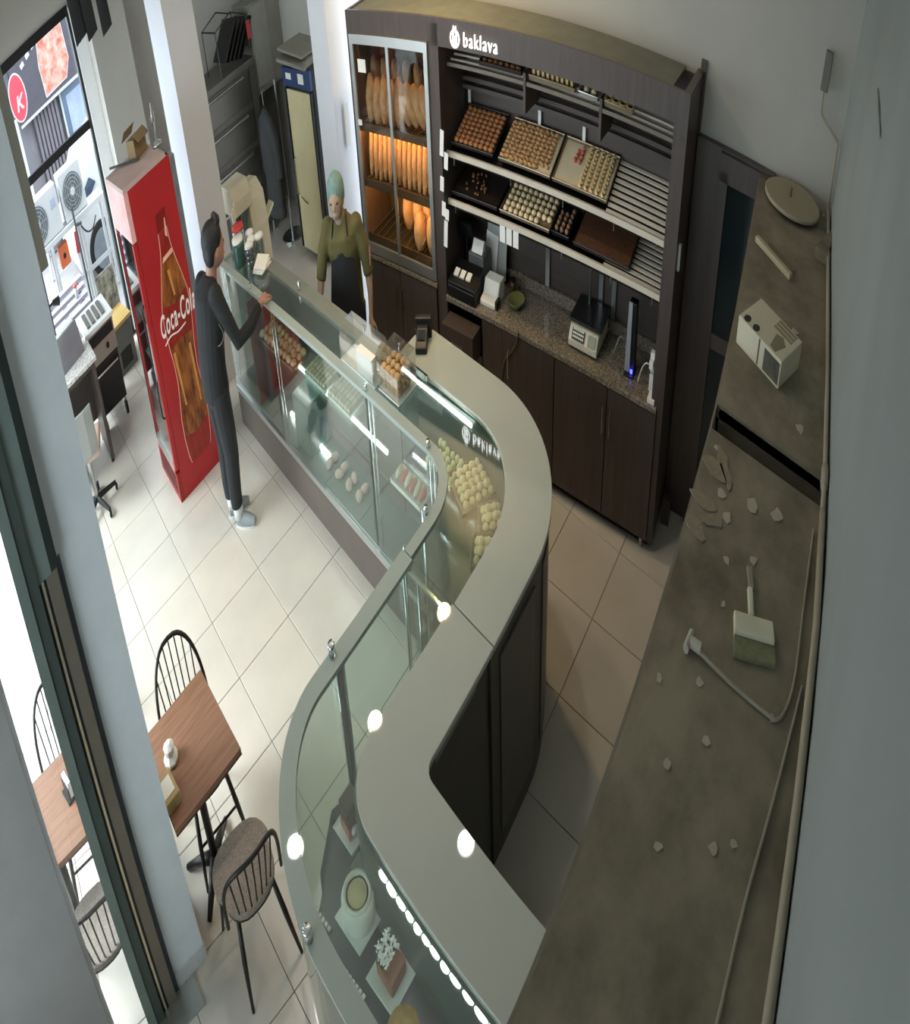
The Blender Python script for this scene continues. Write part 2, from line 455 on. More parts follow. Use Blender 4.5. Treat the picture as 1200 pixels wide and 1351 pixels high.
# ------------------------------------------------------------------ ceiling downlights
def downlights():
    for x, y, col, lab in [(3.20, -3.59, (1, .68, .32), 'ceiling lamp nearest the pastry cabinet, warm'), (1.99, -3.58, (1, .78, .5), 'ceiling lamp above the long glass counter, warm'),
                       (.78, -3.63, (1, .97, .92), 'ceiling lamp nearest the street window, white'), (1.98, -4.97, (1, .97, .92), 'ceiling lamp above the curved counter, white')]:
        t = thing('downlight', 'round recessed ' + lab, 'lamp', (x, y, HZ), 0)
        MB().lathe([(.115, 0), (.115, -.012), (.095, -.015), (.09, -.004), (.09, 0)], 28).build('ring', M_white, t, smooth=True)
        m = mat('lamp_%.2f_%.2f' % (x, y), col, .5, vary=0, emit=12.)
        MB().lathe([(.0, -.006), (.088, -.006), (.088, -.003), (0, -.003)], 28).build('diffuser', m, t)
        l = bpy.data.lights.new('downlight_light', 'AREA'); l.shape = 'DISK'; l.size = .16; l.energy = {3.20: 22, 1.99: 10, .78: 10, 1.98: 6}[x]; l.color = col
        o = bpy.data.objects.new('downlight_light', l); COL.objects.link(o); o.parent = t; o.location = (0, 0, -.02)
downlights()
# ------------------------------------------------------------------ glass display counter
ZT = 1.13
M_top = mat('counter_top', '#b2b7ad', .02, vary=.03, scale=2)
M_strip = mat('counter_glass_strip', '#a5b0a9', .02, vary=.03, scale=2)
M_plinth = mat('counter_plinth', '#675d55', .5, vary=.1, scale=3)
M_back = mat('counter_back_panel', '#57534c', .5, vary=.1, scale=3)
M_deck = mat('display_deck', '#5c6d69', .35, 0, .06)
M_inner = mat('display_inner', '#53605c', .3, .2, .08)
M_edge = mat('glass_edge', '#8fb3a6', .1, vary=.05)
M_led = mat('led_tube', '#ffffff', .5, vary=0, emit=9.)

FA = [(1.83, -1.42), (1.83, -2.54), (1.83, -4.12), (1.83, -4.85)] + arc(1.545, -4.85, .285, .285, 0, -90, 12)[1:] + [(1.303, -5.135)]
FB = [(1.297, -5.122), (.66, -5.12), (.52, -5.12)] + arc(.52, -5.98, .61, .86, 90, 180, 20)[1:] + [(-.09, -6.78)]
WIA = [(2.235, -4.14), (2.235, -5.0)] + arc(1.665, -5.0, .57, .583, 0, -90, 14)[1:] + [(1.303, -5.583)]
WOA = [(2.56, -4.15), (2.56, -5.0)] + arc(1.75, -5.0, .81, .90, 0, -90, 16)[1:] + [(1.303, -5.905)]
WIB = [(1.297, -5.575), (.62, -5.565)] + arc(.62, -5.83, .275, .265, 90, 180, 10)[1:] + [(.335, -6.76)]
WOB = [(1.297, -5.905), (.76, -5.90)] + arc(.75, -5.96, .06, .06, 90, 180, 5)[1:] + [(.66, -6.755)]


def ribbon(P, d0, d1, z0, z1, n=60):
    R_ = resample(P, n)
    return MB().band(offset(R_, d0), offset(R_, d1), z0, z1)
# FA runs toward -y then -x: its left side (+) is +x / the inside of the case is on the left for the straight run
def counter_a():
    t = thing('display_counter', 'long glass pastry display counter with a rounded grey worktop end', 'counter', (1.83, -3.4, 0))
    k = Vector((-1.83, 3.4, 0))
    def b(mb, n, m, p=t, **kw):
        mb.v = [tuple(Vector(v) + k) for v in mb.v]
        return mb.build(n, m, p, **kw)
    F = FA; N = 70
    Fr = resample(F, N)
    S_ = offset(Fr, .065)
    b(MB().band(Fr, S_, ZT - .022, ZT), 'front_strip', M_strip)
    b(MB().band(offset(Fr, .012), offset(Fr, .04), 0, .25), 'plinth', M_plinth)
    b(MB().band(offset(Fr, .0), offset(Fr, .035), .25, .29), 'base_rail', M_alu)
    # deck and glass shelf, between front and rear walls
    rear = [(2.20, -1.42), (2.20, -4.14)] + WIA[1:]
    Rr = resample(rear, N)
    b(MB().band(offset(Fr, .035), Rr, .27, .30), 'deck', M_deck)
    b(MB().band(offset(Fr, .06), [(x - .015, y) for x, y in Rr], .716, .724), 'glass_shelf', glass('shelf_glass', (.86, .93, .90), .9, .03, .06))
    b(MB().band(Rr, offset(Rr, .02), .30, ZT - .03), 'inner_back', M_inner)
    b(MB().band(offset(Fr, .06), Rr, ZT - .014, ZT - .006), 'top_glass', M_glasst)
    # end panel at the far end
    b(MB().box(1.84, 2.20, -1.44, -1.425, .29, ZT - .03), 'end_glass', M_glass)
    b(MB().box(1.83, 2.22, -1.445, -1.42, ZT - .03, ZT), 'end_strip', M_strip)
    b(MB().box(1.87, 2.19, -1.98, -1.955, .30, .98), 'divider', mat('redbrown_board', '#6e3a2c', .5, vary=.1))
    # front panes
    cuts = [(-1.43, -2.53), (-2.56, -4.11), (-4.14, -4.84)]
    for y1, y0 in cuts: b(MB().box(1.842, 1.850, y0, y1, .29, ZT - .022), 'pane', M_glass)
    cv = arc(1.545, -4.85, .272, .272, 0, -90, 14)
    b(MB().band(cv, offset(cv, .008), .29, ZT - .022), 'pane', M_glass)
    b(MB().box(1.31, 1.545, -5.122, -5.114, .29, ZT - .022), 'pane', M_glass)
    for y in (-1.45, -2.545, -4.125, -4.845):
        for dx in (0, .04): b(MB().cyl((1.868 + dx * .5, y - dx * .6, .29), (1.868 + dx * .5, y - dx * .6, ZT - .02), .0075, n=8), 'post', M_chrome, smooth=True)
    for p in ((1.53, -5.10), (1.56, -5.06), (1.33, -5.10)): b(MB().cyl((*p, .29), (*p, ZT - .02), .0075, n=8), 'post', M_chrome, smooth=True)
    for x, y in ((1.85, -2.545), (1.85, -4.125), (1.85, -4.85), (1.535, -5.118), (1.852, -2.18)):
        b(MB().lathe([(.0, .03), (.014, .03), (.016, .026), (.016, 0), (0, 0)], 14, (x, y, ZT)), 'knob', M_chrome, smooth=True)
    # rear ledge of the straight run
    b(MB().box(2.10, 2.22, -4.14, -1.42, ZT - .03, ZT + .002), 'rear_ledge', mat('rear_ledge', '#8d9188', .3, .3, .05))
    b(MB().box(2.19, 2.215, -4.14, -1.42, 0, ZT - .03), 'back_panel', M_back)
    b(MB().cyl((2.05, -4.1, .70), (2.05, -2.4, .70), .012, n=8), 'led_tube', M_led)
    # worktop
    n = 60
    wi, wo = resample(WIA, n), resample(WOA, n)
    b(MB().band(wi, wo, ZT - .025, ZT + .003), 'worktop', M_top, bevel=.004)
    bo = offset(wo, -.05) if offset(wo, -.05)[0][0] < wo[0][0] else offset(wo, .05)
    b(MB().band(bo, offset(bo, .02), 0, ZT - .025), 'back_panel', M_back)
    b(MB().box(2.235, 2.53, -4.18, -4.16, 0, ZT - .025), 'end_panel', M_back)
    b(MB().cyl((2.21, -4.22, ZT - .05), (2.215, -4.98, ZT - .05), .010, n=8), 'led_tube', M_led)
    b(MB().box(2.21, 2.225, -4.5, -4.16, ZT - .02, ZT + .012), 'edge_rail', M_chrome)
    # drawer fronts on the staff side
    for a0, a1 in ((8, 26), (28, 46), (48, 58)):
        pp = bo[a0:a1]
        b(MB().band(offset(pp, .021), offset(pp, .032), .12, ZT - .12), 'back_door', mat('counter_back_door', '#625d55', .45, vary=.08))
    return t
counter_a()

def counter_b():
    t = thing('display_counter', 'curved corner display counter with cakes and a grey angled worktop', 'counter', (.6, -5.9, 0))
    k = Vector((-.6, 5.9, 0))
    def b(mb, n, m, p=t, **kw):
        mb.v = [tuple(Vector(v) + k) for v in mb.v]
        return mb.build(n, m, p, **kw)
    N = 70
    Fr = resample(FB, N); wi = resample(WIB, N); wo = resample(WOB, N)
    sgn = 1 if offset(Fr, .1)[0][1] < Fr[0][1] else -1
    f = lambda d: offset(Fr, sgn * d)
    b(MB().band(Fr, f(.095), ZT - .02, ZT), 'front_strip', M_strip)
    b(MB().band(f(.02), f(.05), 0, .25), 'plinth', M_plinth)
    b(MB().band(f(.005), f(.045), .25, .29), 'base_rail', M_alu)
    b(MB().band(f(.012), f(.020), .29, ZT - .02), 'front_glass', M_glass)
    b(MB().band(f(.09), wi, ZT - .012, ZT - .004), 'top_glass', M_glasst)
    b(MB().band(wi, wo, ZT - .025, ZT + .003), 'worktop', M_top, bevel=.004)
    b(MB().band(f(.045), wi, .27, .30), 'deck', M_deck)
    ws = 1 if offset(wo, .05)[0][1] > wo[0][1] else -1
    bo = offset(wo, ws * .05)
    b(MB().band(bo, offset(bo, ws * .02), 0, ZT - .025), 'back_panel', M_back)
    b(MB().band(wi, offset(wi, -sgn * .015), .3, ZT - .025), 'inner_back', M_inner)
    # front half is open glass: cakes stand on a narrow shelf along the short leg
    b(MB().prism([(.30, -5.72), (.34, -5.60), (.60, -5.58), (.62, -5.42), (.40, -5.36), (.20, -5.50), (.07, -5.75), (.03, -6.05), (.03, -6.76), (.32, -6.76)], .786, .796), 'cake_shelf', mat('slate_shelf', '#272e3b', .3, vary=.15))
    b(MB().box(-.09, .335, -6.79, -6.775, .29, ZT - .02), 'end_glass', M_glass)
    b(MB().box(1.283, 1.291, -5.57, -5.21, .29, ZT - .02), 'side_glass', M_glass)
    b(MB().box(.70, .712, -5.86, -5.84, .3, .31), 'stop', M_back)
    b(MB().box(.61, .64, -6.74, -5.98, ZT - .07, ZT - .025), 'under_rail', M_back)
    b(MB().box(.80, 1.16, -5.875, -5.85, ZT - .085, ZT - .03), 'under_rail', mat('grey_drawer_rail', '#8c8a82', .4, .5))
    yy = -5.93
    for q in range(12):
        ln = RND.uniform(.045, .075); b(MB().ell((.320, yy - ln / 2, ZT - .035), (.010 + .004 * (q % 3 == 1), ln / 2, .010), 10, 8), 'led_lamp', M_led, smooth=True); yy -= ln + RND.uniform(.002, .012)
    b(MB().box(.328, .334, -6.72, -5.92, ZT - .05, ZT - .026), 'led_rail', M_alu)
    b(MB().box(.668, .695, -5.195, -5.165, .29, ZT - .02), 'dark_mullion', mat('dark_mullion', '#2f3438', .35, .4, .05))
    for p in ((.66, -5.165), (.70, -5.19), (-.045, -5.86), (1.26, -5.16), (1.262, -5.30)):
        b(MB().cyl((*p, .29), (*p, ZT - .02), .008, n=8), 'post', M_chrome, smooth=True)
    b(MB().box(1.255, 1.27, -5.56, -5.22, ZT - .03, ZT - .018), 'cross_rail', M_chrome)
    for x, y in ((.66, -5.138), (-.065, -5.86)):
        b(MB().lathe([(0, .045), (.02, .045), (.023, .04), (.023, 0), (0, 0)], 16, (x, y, ZT)), 'knob', M_chrome, smooth=True)
    return t
counter_b()

# ------------------------------------------------------------------ wall cabinet for bread and pastry
CABROT = (0, 0, CA)
def cabinet():
    t = thing('pastry_cabinet', 'dark wood wall cabinet with glazed bread case and slatted pastry shelves', 'cabinet', (KX, KY, 0), CA)
    def b(n, v0, v1, u0, u1, z0, z1, m=M_dark, p=t, **kw): return MB().box(v0, v1, u0, u1, z0, z1).build(n, m, p, **kw)
    D = .52
    b('side_panel', 0, D, 0, .055, .06, 2.31)
    MB().box(.50, D + .02, -.02, .03, 2.0, 2.36).build('side_return', M_dark, t)
    b('side_panel', 0, D, 3.54, 3.58, .06, 2.31)
    b('partition', .0, D, 2.39, 2.51, .06, 2.28)
    b('fascia', 0, .03, .055, 3.54, 2.165, 2.31)
    b('top_board', .06, .50, .16, 3.54, 2.285, 2.30, mat('cabinet_top_board', '#6d7066', .8, vary=.12))
    b('back_panel', D - .03, D - .01, .055, 3.54, .06, 2.28, M_darkin)
    b('right_post', 0, .05, .055, .115, .83, 2.165)
    b('plinth', .06, .10, .05, 3.54, 0, .08, M_black)
    for u in (.12, 1.3, 2.4, 3.45):
        MB().cyl((.03, u, 0), (.03, u, .065), .018, .022).build('foot', M_steel, t)
    b('carcass_floor', .0, D - .03, .055, 3.54, .06, .08)
    # lower doors
    edges = [.06, .56, 1.13, 1.70]
    hs = [(.52, 1), (.605, 0), (1.66, 1)]
    for i, (a, c) in enumerate(((.06, .54), (.55, 1.10), (1.11, 1.70))):
        d = b('door', -.018, 0, a, c, .075, .795)
        hu = (.50, .575, 1.62)[i]
        MB().tube([(-.018, hu, .70), (-.045, hu, .70), (-.045, hu, .55), (-.018, hu, .55)], .006, 6).build('handle', M_steel, d)
    b('frame_post', -.015, 0, 1.705, 1.94, .075, .795)
    # till recess with an open drawer
    dr = b('drawer', -.16, .0, 1.97, 2.36, .58, .74)
    b('drawer_pull', -.17, -.16, 2.10, 2.24, .645, .66, M_steel, dr)
    b('door', -.018, 0, 1.95, 2.385, .075, .57)
    for a, c, hu in ((2.52, 3.02, 2.99), (3.03, 3.53, 3.07)):
        d = b('door', -.018, 0, a, c, .075, .84)
        MB().tube([(-.018, hu, .74), (-.045, hu, .74), (-.045, hu, .62), (-.018, hu, .62)], .006, 6).build('handle', mat('dark_handle', '#2b2420', .4), d)
    # granite worktop
    b('granite_top', -.02, .49, .06, 2.39, .80, .832, M_gran, bevel=.004)
    b('granite_upstand', .455, .48, .2, 2.39, .832, .90, M_gran)
    b('granite_strip', -.03, .1, 2.50, 3.55, .852, .875, M_gran)
    # back rails between the shelves
    for z in (1.905, 1.86): b('back_rail', .40, .43, .12, 2.39, z - .012, z + .012, M_darkin)
    for u in (2.33, 1.52, 1.05): b('perforated_strip', .455, .47, u, u + .03, 1.70, 1.86, M_white)
    for u in (1.40, .80, .66): b('upright', .465, .478, u, u + .045, .9, 1.42, M_steel)
    # slatted shelves
    M_slat = mat('shelf_slat', '#d2c8b6', .45, 0, .06)
    for z0, z1, tag_ in ((1.612, 1.735, 0), (1.352, 1.425, 1)):
        tl = atan2(z1 - z0, .37)
        sh = b('shelf_lip', .07, .09, .11, 2.385, z0 - .035, z0 - .005, M_slat)
        for i in range(9):
            v = .103 + i * .0455; z = z0 - .012 + (v - .08) / .37 * (z1 - z0)
            MB().rbox((v, .3975, z), (.021, .575, .010), (0, -tl, 0)).build('slat', M_slat, sh)
        MB().rbox((.27, 1.25, (z0 + z1) / 2 - .045), (.39, 2.27, .010), (0, -tl, 0)).build('gap_backing', M_black, sh)  # black sheet added below so the gaps between slats look dark
        for u in (2.3, 1.65, 1.1, .6, .2): MB().cyl((.08, u, z0 - .075), (.08, u, z0 - .03), .005, n=6).build('hook', M_steel, sh)
    sh = b('shelf_lip', .13, .15, .11, 2.385, 2.035, 2.055, mat('upper_shelf', '#7a7061', .5, .2))
    for i in range(4): b('slat', .19 + .06 * i, .215 + .06 * i, .12, 2.38, 2.05 + .012 * i, 2.062 + .012 * i, M_slat, sh)
    for u in (1.53, .79): b('bracket', .12, .45, u - .012, u + .012, 1.90, 2.10, M_darkin, sh)
    # glazed bread case
    fr = b('case_frame', -.022, .0, 2.51, 3.535, 2.125, 2.18, M_alu)
    b('case_frame', -.022, 0, 2.51, 3.535, .885, .945, M_alu, fr)
    b('case_frame', -.022, 0, 2.51, 2.555, .945, 2.125, M_alu, fr)
    b('case_frame', -.022, 0, 3.49, 3.535, .945, 2.125, M_alu, fr)
    b('sliding_door_edge', -.018, 0, 3.005, 3.04, .945, 2.125, M_alu, fr)
    gl = glass('case_glass', (.95, .96, .95), .6, .02, .01)
    b('pane', -.012, -.008, 2.555, 3.02, .945, 2.125, gl, fr)
    b('pane', -.004, -.0005, 3.02, 3.49, .945, 2.125, gl, fr)
    b('handle_clip', -.03, -.018, 3.44, 3.49, 1.66, 1.69, M_white, fr)
    b('case_sticker', -.016, -.0125, 3.33, 3.44, 1.965, 2.04, M_paper, fr)
    lin_ = mat('case_lining', '#7a5a3c', .5, 0, 0, 3, col2='#5d432d', stretch=(8, 8, 1))
    b('case_lining', .44, .47, 2.52, 3.53, .90, 2.20, lin_)
    b('case_lining', .0, .44, 3.515, 3.535, .90, 2.16, lin_)
    b('case_lining', .0, .44, 2.515, 2.53, .90, 2.16, lin_)
    b('case_floor', .0, .44, 2.52, 3.53, .88, .90, lin_)
    for z in (1.66, 1.325, .985):
        rk = b('wire_shelf', .02, .035, 2.53, 3.515, z - .05, z, mat('shelf_band', '#5b4630', .4, .3, .1))
        for i in range(12): MB().cyl((.04, 2.56 + i * .083, z - .004), (.43, 2.56 + i * .083, z - .004), .004, n=5).build('wire', M_steel, rk)
        MB().box(.03, .44, 2.53, 3.515, z - .022, z - .016).build('shelf_glass', glass('shelf_glass', (.86, .93, .90), .9, .03, .06), rk)
    lm = mat('warm_tube', (1.0, .62, .28), .5, vary=0, emit=26.)
    for z in (1.66, 1.325):
        b('tube_cover', .035, .085, 2.53, 3.515, z - .024, z - .014, mat('shelf_band', '#5b4630', .4, .3, .1))
        MB().cyl((.05, 2.56, z - .037), (.05, 3.48, z - .037), .010, n=8).build('warm_tube', lm, t)
    # illuminated sign
    sm = mat('sign_light', '#ffffff', .5, vary=0, emit=1.7)
    me = text_mesh('sign_letters', 'baklava', .108, .006, .0, -.0008)
    me.materials.append(sm)
    me.transform(Matrix.Diagonal((1.0, .95, 1, 1)))
    o = link('sign_letters', me, sm, t)
    o.rotation_euler = Euler((radians(90), 0, radians(-90))); o.location = (-.012, 1.912, 2.222)
    lg = MB()
    def loop(cx, cy, rx, ry, w=.006):
        pts = [(-.012, cx - rx * cos(2 * pi * i / 24), cy + ry * sin(2 * pi * i / 24)) for i in range(25)]
        lg.tube(pts, w, 6)
    loop(2.185, 2.222, .048, .042); loop(2.185, 2.222, .02, .04)
    lg.tube([(-.012, 2.20, 2.263), (-.012, 2.198, 2.283), (-.012, 2.185, 2.272), (-.012, 2.172, 2.283), (-.012, 2.17, 2.263)], .005, 6)
    lg.tube([(-.012, 2.185, 2.20), (-.012, 2.185, 2.235)], .006, 6)
    lg.build('sign_emblem', sm, t)
    # paper tags on the partition
    for u, z, h in ((2.345, 1.67, .14), (2.30, 1.58, .09), (2.36, 1.45, .08), (2.35, 1.315, .08), (2.31, 1.29, .06), (2.335, 1.18, .15)):
        MB().rbox((-.004, u + .04, z), (.004, .045, h), (.12, 0, 0)).build('paper_tag', M_paper, t)
    b('side_handle', .08, .11, -.02, 0, 1.50, 1.62, M_white)
    b('side_foot', .30, .36, -.10, -.02, 0, .16, M_dark)
    b('glass_label', -.006, -.004, 0.02, .05, 2.1, 2.12, M_dark)
    return t
CAB = cabinet()
# ------------------------------------------------------------------ food
def inst(name, me, M, label, cat, group, rot=(0, 0, 0), sc=1.):
    o = bpy.data.objects.new(name, me); COL.objects.link(o)
    o.matrix_world = M @ Euler(rot).to_matrix().to_4x4() @ Matrix.Scale(sc, 4)
    return tag(o, label, cat, group)
def pmesh(mb, name, m, smooth=True):
    me = mb.mesh(name); me.materials.append(m)
    if smooth:
        for p in me.polygons: p.use_smooth = True
    return me
def shelf_matrix(v, u, z, tilt=0.):
    return Matrix.Translation(cabp(v, u, z)) @ Euler((0, -tilt, CA)).to_matrix().to_4x4()
T1 = atan2(.123, .37); T2 = atan2(.073, .37)
M_bak = mat('baklava_crust', '#a5754d', .45, 0, 0, 30, .3, 60, col2='#7d5030')
M_nut = mat('nut_roll', '#e0bd86', .6, 0, 0, 60, .4, 70, col2='#8f5f38')
M_dough = mat('pale_dough', '#e3cf9f', .6, 0, 0, 25, .2, 60, col2='#c9a86a')
M_cookie = mat('white_cookie', '#f2dcb0', .7, vary=.08, scale=20)
M_choc = mat('chocolate', '#3a2218', .5, vary=.15)
M_pink = mat('pink_sweet', '#c56a5a', .6, vary=.12)
M_traym = mat('tray_metal', '#9d8a72', .35, .6, .1)
M_trayd = mat('dark_tray', '#3b322b', .45, .4, .15)
M_trayp = mat('tray_paper', '#cdc3a6', .7, vary=.06)

def tray(label, M, lx, ly, m, h=.018, liner=None, group='trays on the pastry cabinet'):
    o = thing('tray', label, 'tray', (0, 0, 0), 0, group); o.matrix_world = M
    b = MB(); X, Y = lx / 2, ly / 2; r = .012
    b.box(-X, X, -Y, Y, 0, .004)
    b.build('tray_base', m, o)
    w = MB()
    w.box(-X, X, -Y, -Y + .006, .004, h); w.box(-X, X, Y - .006, Y, .004, h)
    w.box(-X, -X + .006, -Y, Y, .004, h); w.box(X - .006, X, -Y, Y, .004, h)
    w.tube([(-X, -Y, h), (X, -Y, h), (X, Y, h), (-X, Y, h), (-X, -Y, h)], .005, 6)
    w.build('tray_rim', m, o)
    if liner: MB().box(-X + .008, X - .008, -Y + .008, Y - .008, .004, .006).build('tray_paper', liner, o)
    return o
def shelf_tray(label, u0, u1, row, m, liner=None, lx=.35, v=.29):
    z, tl = ((1.612 + (v - .08) / .37 * .123, T1) if row == 1 else (1.352 + (v - .08) / .37 * .073, T2))
    Mx = shelf_matrix(v, (u0 + u1) / 2, z, tl)
    tray(label, Mx, lx, u1 - u0 - .012, m, liner=liner)
    return Mx, lx, u1 - u0 - .012
# upper pastry shelf
Mx, lx, ly = shelf_tray('dark rimmed tray of orange baklava squares on the upper slatted shelf', 1.865, 2.36, 1, M_trayd)
me = pmesh(MB().lathe([(0, 0), (.021, 0), (.023, .01), (.017, .02), (0, .022)], 10, (0, 0, 0), .88, 1.22), 'baklava_square', M_bak)
for i in range(8):
    for j in range(8):
        inst('baklava_piece', me, Mx @ Matrix.Translation((-.14 + i * .04, -.20 + j * .057, .006)), 'square baklava piece in the dark tray, upper shelf', 'pastry', 'orange baklava squares', (0, 0, RND.uniform(-.05, .05)))
Mx, lx, ly = shelf_tray('metal tray of nut pastry rolls in the middle of the upper shelf', 1.25, 1.81, 1, M_traym, M_trayp)
b = MB().tube([(0, -.022, .010), (0, .022, .010)], [.012, .012], 8); b.ell((0, 0, .02), (.008, .012, .006), 6, 4)
me = pmesh(b, 'nut_roll', M_nut)
for i in range(9):
    for j in range(10):
        if i < 1 and j > 7: continue
        inst('nut_roll', me, Mx @ Matrix.Translation((-.14 + i * .035 + RND.uniform(-.004, .004), .245 - j * .050 + RND.uniform(-.004, .004), .006)), 'small nut pastry roll in the middle tray, upper shelf', 'pastry', 'nut pastry rolls', (0, 0, RND.uniform(-.6, .6)))
Mx, lx, ly = shelf_tray('metal tray with rows of crescent pastries on the upper shelf beside bare slats', .685, 1.24, 1, M_traym, M_trayp)
b = MB().tube([(.022 * cos(t), .022 * sin(t), .012) for t in [radians(a) for a in range(-100, 101, 25)]], [.004, .008, .011, .012, .012, .012, .011, .008, .004], 7)
me = pmesh(b, 'crescent', M_dough)
for j in range(5):
    for i in range(9):
        inst('crescent_pastry', me, Mx @ Matrix.Translation((-.14 + i * .035, -.235 + j * .055, .006)), 'pale crescent pastry in a row, upper shelf', 'pastry', 'crescent pastries', (0, 0, pi / 2 + RND.uniform(-.15, .15)))
me = pmesh(MB().ell((0, 0, .012), (.02, .016, .012), 8, 6), 'pink_sweet', M_pink)
for k in range(7): inst('pink_sweet', me, Mx @ Matrix.Translation((.02 + .035 * (k % 4) , .08 + .04 * (k // 4) + RND.uniform(-.01, .01), .006)), 'pink sweet beside the crescent pastries', 'sweet', 'pink sweets on the crescent tray')
# lower pastry shelf
Mx, lx, ly = shelf_tray('nearly empty dark tray with crumbs on the lower slatted shelf', 1.82, 2.375, 2, M_trayd)
me = pmesh(MB().ell((0, 0, .008), (.014, .010, .008), 7, 5), 'crumb_cluster', M_bak)
for k in range(22): inst('sweet_piece', me, Mx @ Matrix.Translation((RND.uniform(-.12, .08), RND.uniform(-.08, .16), .006)), 'small brown sweet left in the dark tray, lower shelf', 'sweet', 'last brown sweets', (0, 0, RND.uniform(0, 3)))
Mx, lx, ly = shelf_tray('tray of round pale cookies on the lower slatted shelf', 1.245, 1.80, 2, M_traym)
b = MB().lathe([(0, 0), (.02, 0), (.026, .008), (.02, .02), (.008, .026), (0, .026)], 10)
me = pmesh(b, 'round_cookie', M_cookie)
for i in range(6):
    for j in range(9):
        if i < 1 and j < 2: continue
        inst('round_cookie', me, Mx @ Matrix.Translation((-.14 + i * .056, -.235 + j * .057, .006)), 'round pale cookie in the lower shelf tray', 'cookie', 'round pale cookies')
Mx, lx, ly = shelf_tray('small black box of brown truffles on the lower shelf', 1.045, 1.235, 2, M_black, lx=.33)
me = pmesh(MB().ell((0, 0, .018), (.019, .019, .018), 8, 6), 'truffle', mat('truffle', '#b08d6c', .7, 0, 0, 40, col2='#7c5b41'))
for k in range(13): inst('truffle', me, Mx @ Matrix.Translation((-.13 + .045 * (k // 3), -.055 + .052 * (k % 3), .006)), 'brown truffle ball in the small black box', 'sweet', 'truffles')
Mx, lx, ly = shelf_tray('tray holding a flat orange-brown kadayif slab on the lower shelf', .435, 1.005, 2, M_trayd)
o = MB().box(-.165, .165, -.27, .27, 0, .014).build('syrup_slab', mat('kadayif', '#7a5238', .5, 0, 0, 60, .5, 90, col2='#553421'), bevel=.004)
o.matrix_world = Mx @ Matrix.Translation((0, 0, .0055)); tag(o, 'flat orange-brown syrup pastry slab filling its tray', 'pastry')
# top row under the sign
def top_box(label, u0, u1, m, z=2.093):
    Mx = shelf_matrix(.28, (u0 + u1) / 2, z, .19); tray(label, Mx, .26, u1 - u0, m, h=.02, group='boxes on the top shelf'); return Mx
Mx = top_box('dark tray of baklava half hidden under the sign', 1.58, 2.03, M_trayd)
me = bpy.data.meshes['baklava_square']
for i in range(5):
    for j in range(7): inst('baklava_piece', me, Mx @ Matrix.Translation((-.09 + i * .045, -.18 + j * .06, .006)), 'square baklava piece in the tray under the sign', 'pastry', 'baklava squares on the top shelf')
Mx = top_box('gold box of upright wafer cookies on the top shelf', 1.05, 1.50, M_traym)
me = pmesh(MB().box(-.02, .02, -.012, .012, 0, .045), 'wafer', M_dough, False)
for i in range(3):
    for j in range(9): inst('wafer', me, Mx @ Matrix.Translation((-.09 + i * .06, -.19 + j * .047, .006)), 'pale wafer standing in the gold box, top shelf', 'cookie', 'wafers on the top shelf')
Mx = top_box('small tray of white sweets between the boxes on the top shelf', .83, 1.01, M_alu)
me = bpy.data.meshes['round_cookie']
for k in range(6): inst('round_cookie', me, Mx @ Matrix.Translation((-.08 + .06 * (k // 2), -.035 + .07 * (k % 2), .006)), 'white cookie in the small tray, top shelf', 'cookie', 'cookies on the top shelf')
Mx = top_box('gold box of ring cookies at the right of the top shelf', .51, .77, M_traym)
b = MB(); b.tube([(.03 * cos(t * pi / 8), .03 * sin(t * pi / 8), .012) for t in range(17)], .011, 7)
me = pmesh(b, 'ring_cookie', M_dough)
for k in range(8): inst('ring_cookie', me, Mx @ Matrix.Translation((-.09 + .08 * (k // 4), -.1 + .068 * (k % 4), .006)), 'ring cookie in the right box, top shelf', 'cookie', 'ring cookies')

# ------------------------------------------------------------------ bread in the glazed case
M_loaf = mat('bread_crust', '#b8763a', .6, 0, 0, 9, .3, 30, col2='#e0b27c')
M_loafd = mat('rustic_crust', '#8a5c3a', .7, 0, 0, 9, .3, 30, col2='#c49a6c')
def loaf(lx, r, m, name):
    n = 9; b = MB()
    b.tube([(0, -lx / 2 + lx * i / (n - 1), r * .75) for i in range(n)], [r * max(.25, sin(pi * (i + .55) / (n + .1)) ** .5) for i in range(n)], 10, flat=1.15)
    for k in range(3): b.tube([(-r * .5, -lx * .25 + k * lx * .25 - .02, r * 1.62), (r * .5, -lx * .25 + k * lx * .25 + .02, r * 1.62)], .006, 5)
    return pmesh(b, name, m)
mb_bag = loaf(.31, .030, M_loaf, 'baguette'); mb_oval = loaf(.27, .058, M_loafd, 'oval_loaf'); mb_rnd = loaf(.22, .068, M_loaf, 'round_loaf')
def cabM(v, u, z): return Matrix.Translation(cabp(v, u, z)) @ Euler((0, 0, CA)).to_matrix().to_4x4()
for k in range(13):      # baguettes stand leaning against the back on the middle shelf
    inst('baguette', mb_bag, cabM(.10, 3.46 - k * .068, 1.48 - .012 * (k % 3)), 'golden baguette standing upright on the warm middle shelf', 'bread', 'baguettes', (radians(90), radians(9), radians(0)))
for k in range(5):       # upright loaves at the left, leaning ones at the right
    inst('oval_loaf', mb_oval, cabM(.11, 3.44 - k * .10, 1.785 - .02 * (k % 2)), 'brown loaf standing at the left of the upper bread shelf', 'bread', 'standing loaves', (radians(84), radians(14), radians(0)))
for k in range(4):
    inst('oval_loaf', mb_oval, cabM(.11, 2.97 - k * .10, 1.765), 'brown loaf leaning at the right of the upper bread shelf', 'bread', 'leaning loaves', (radians(55), 0, radians(0)))
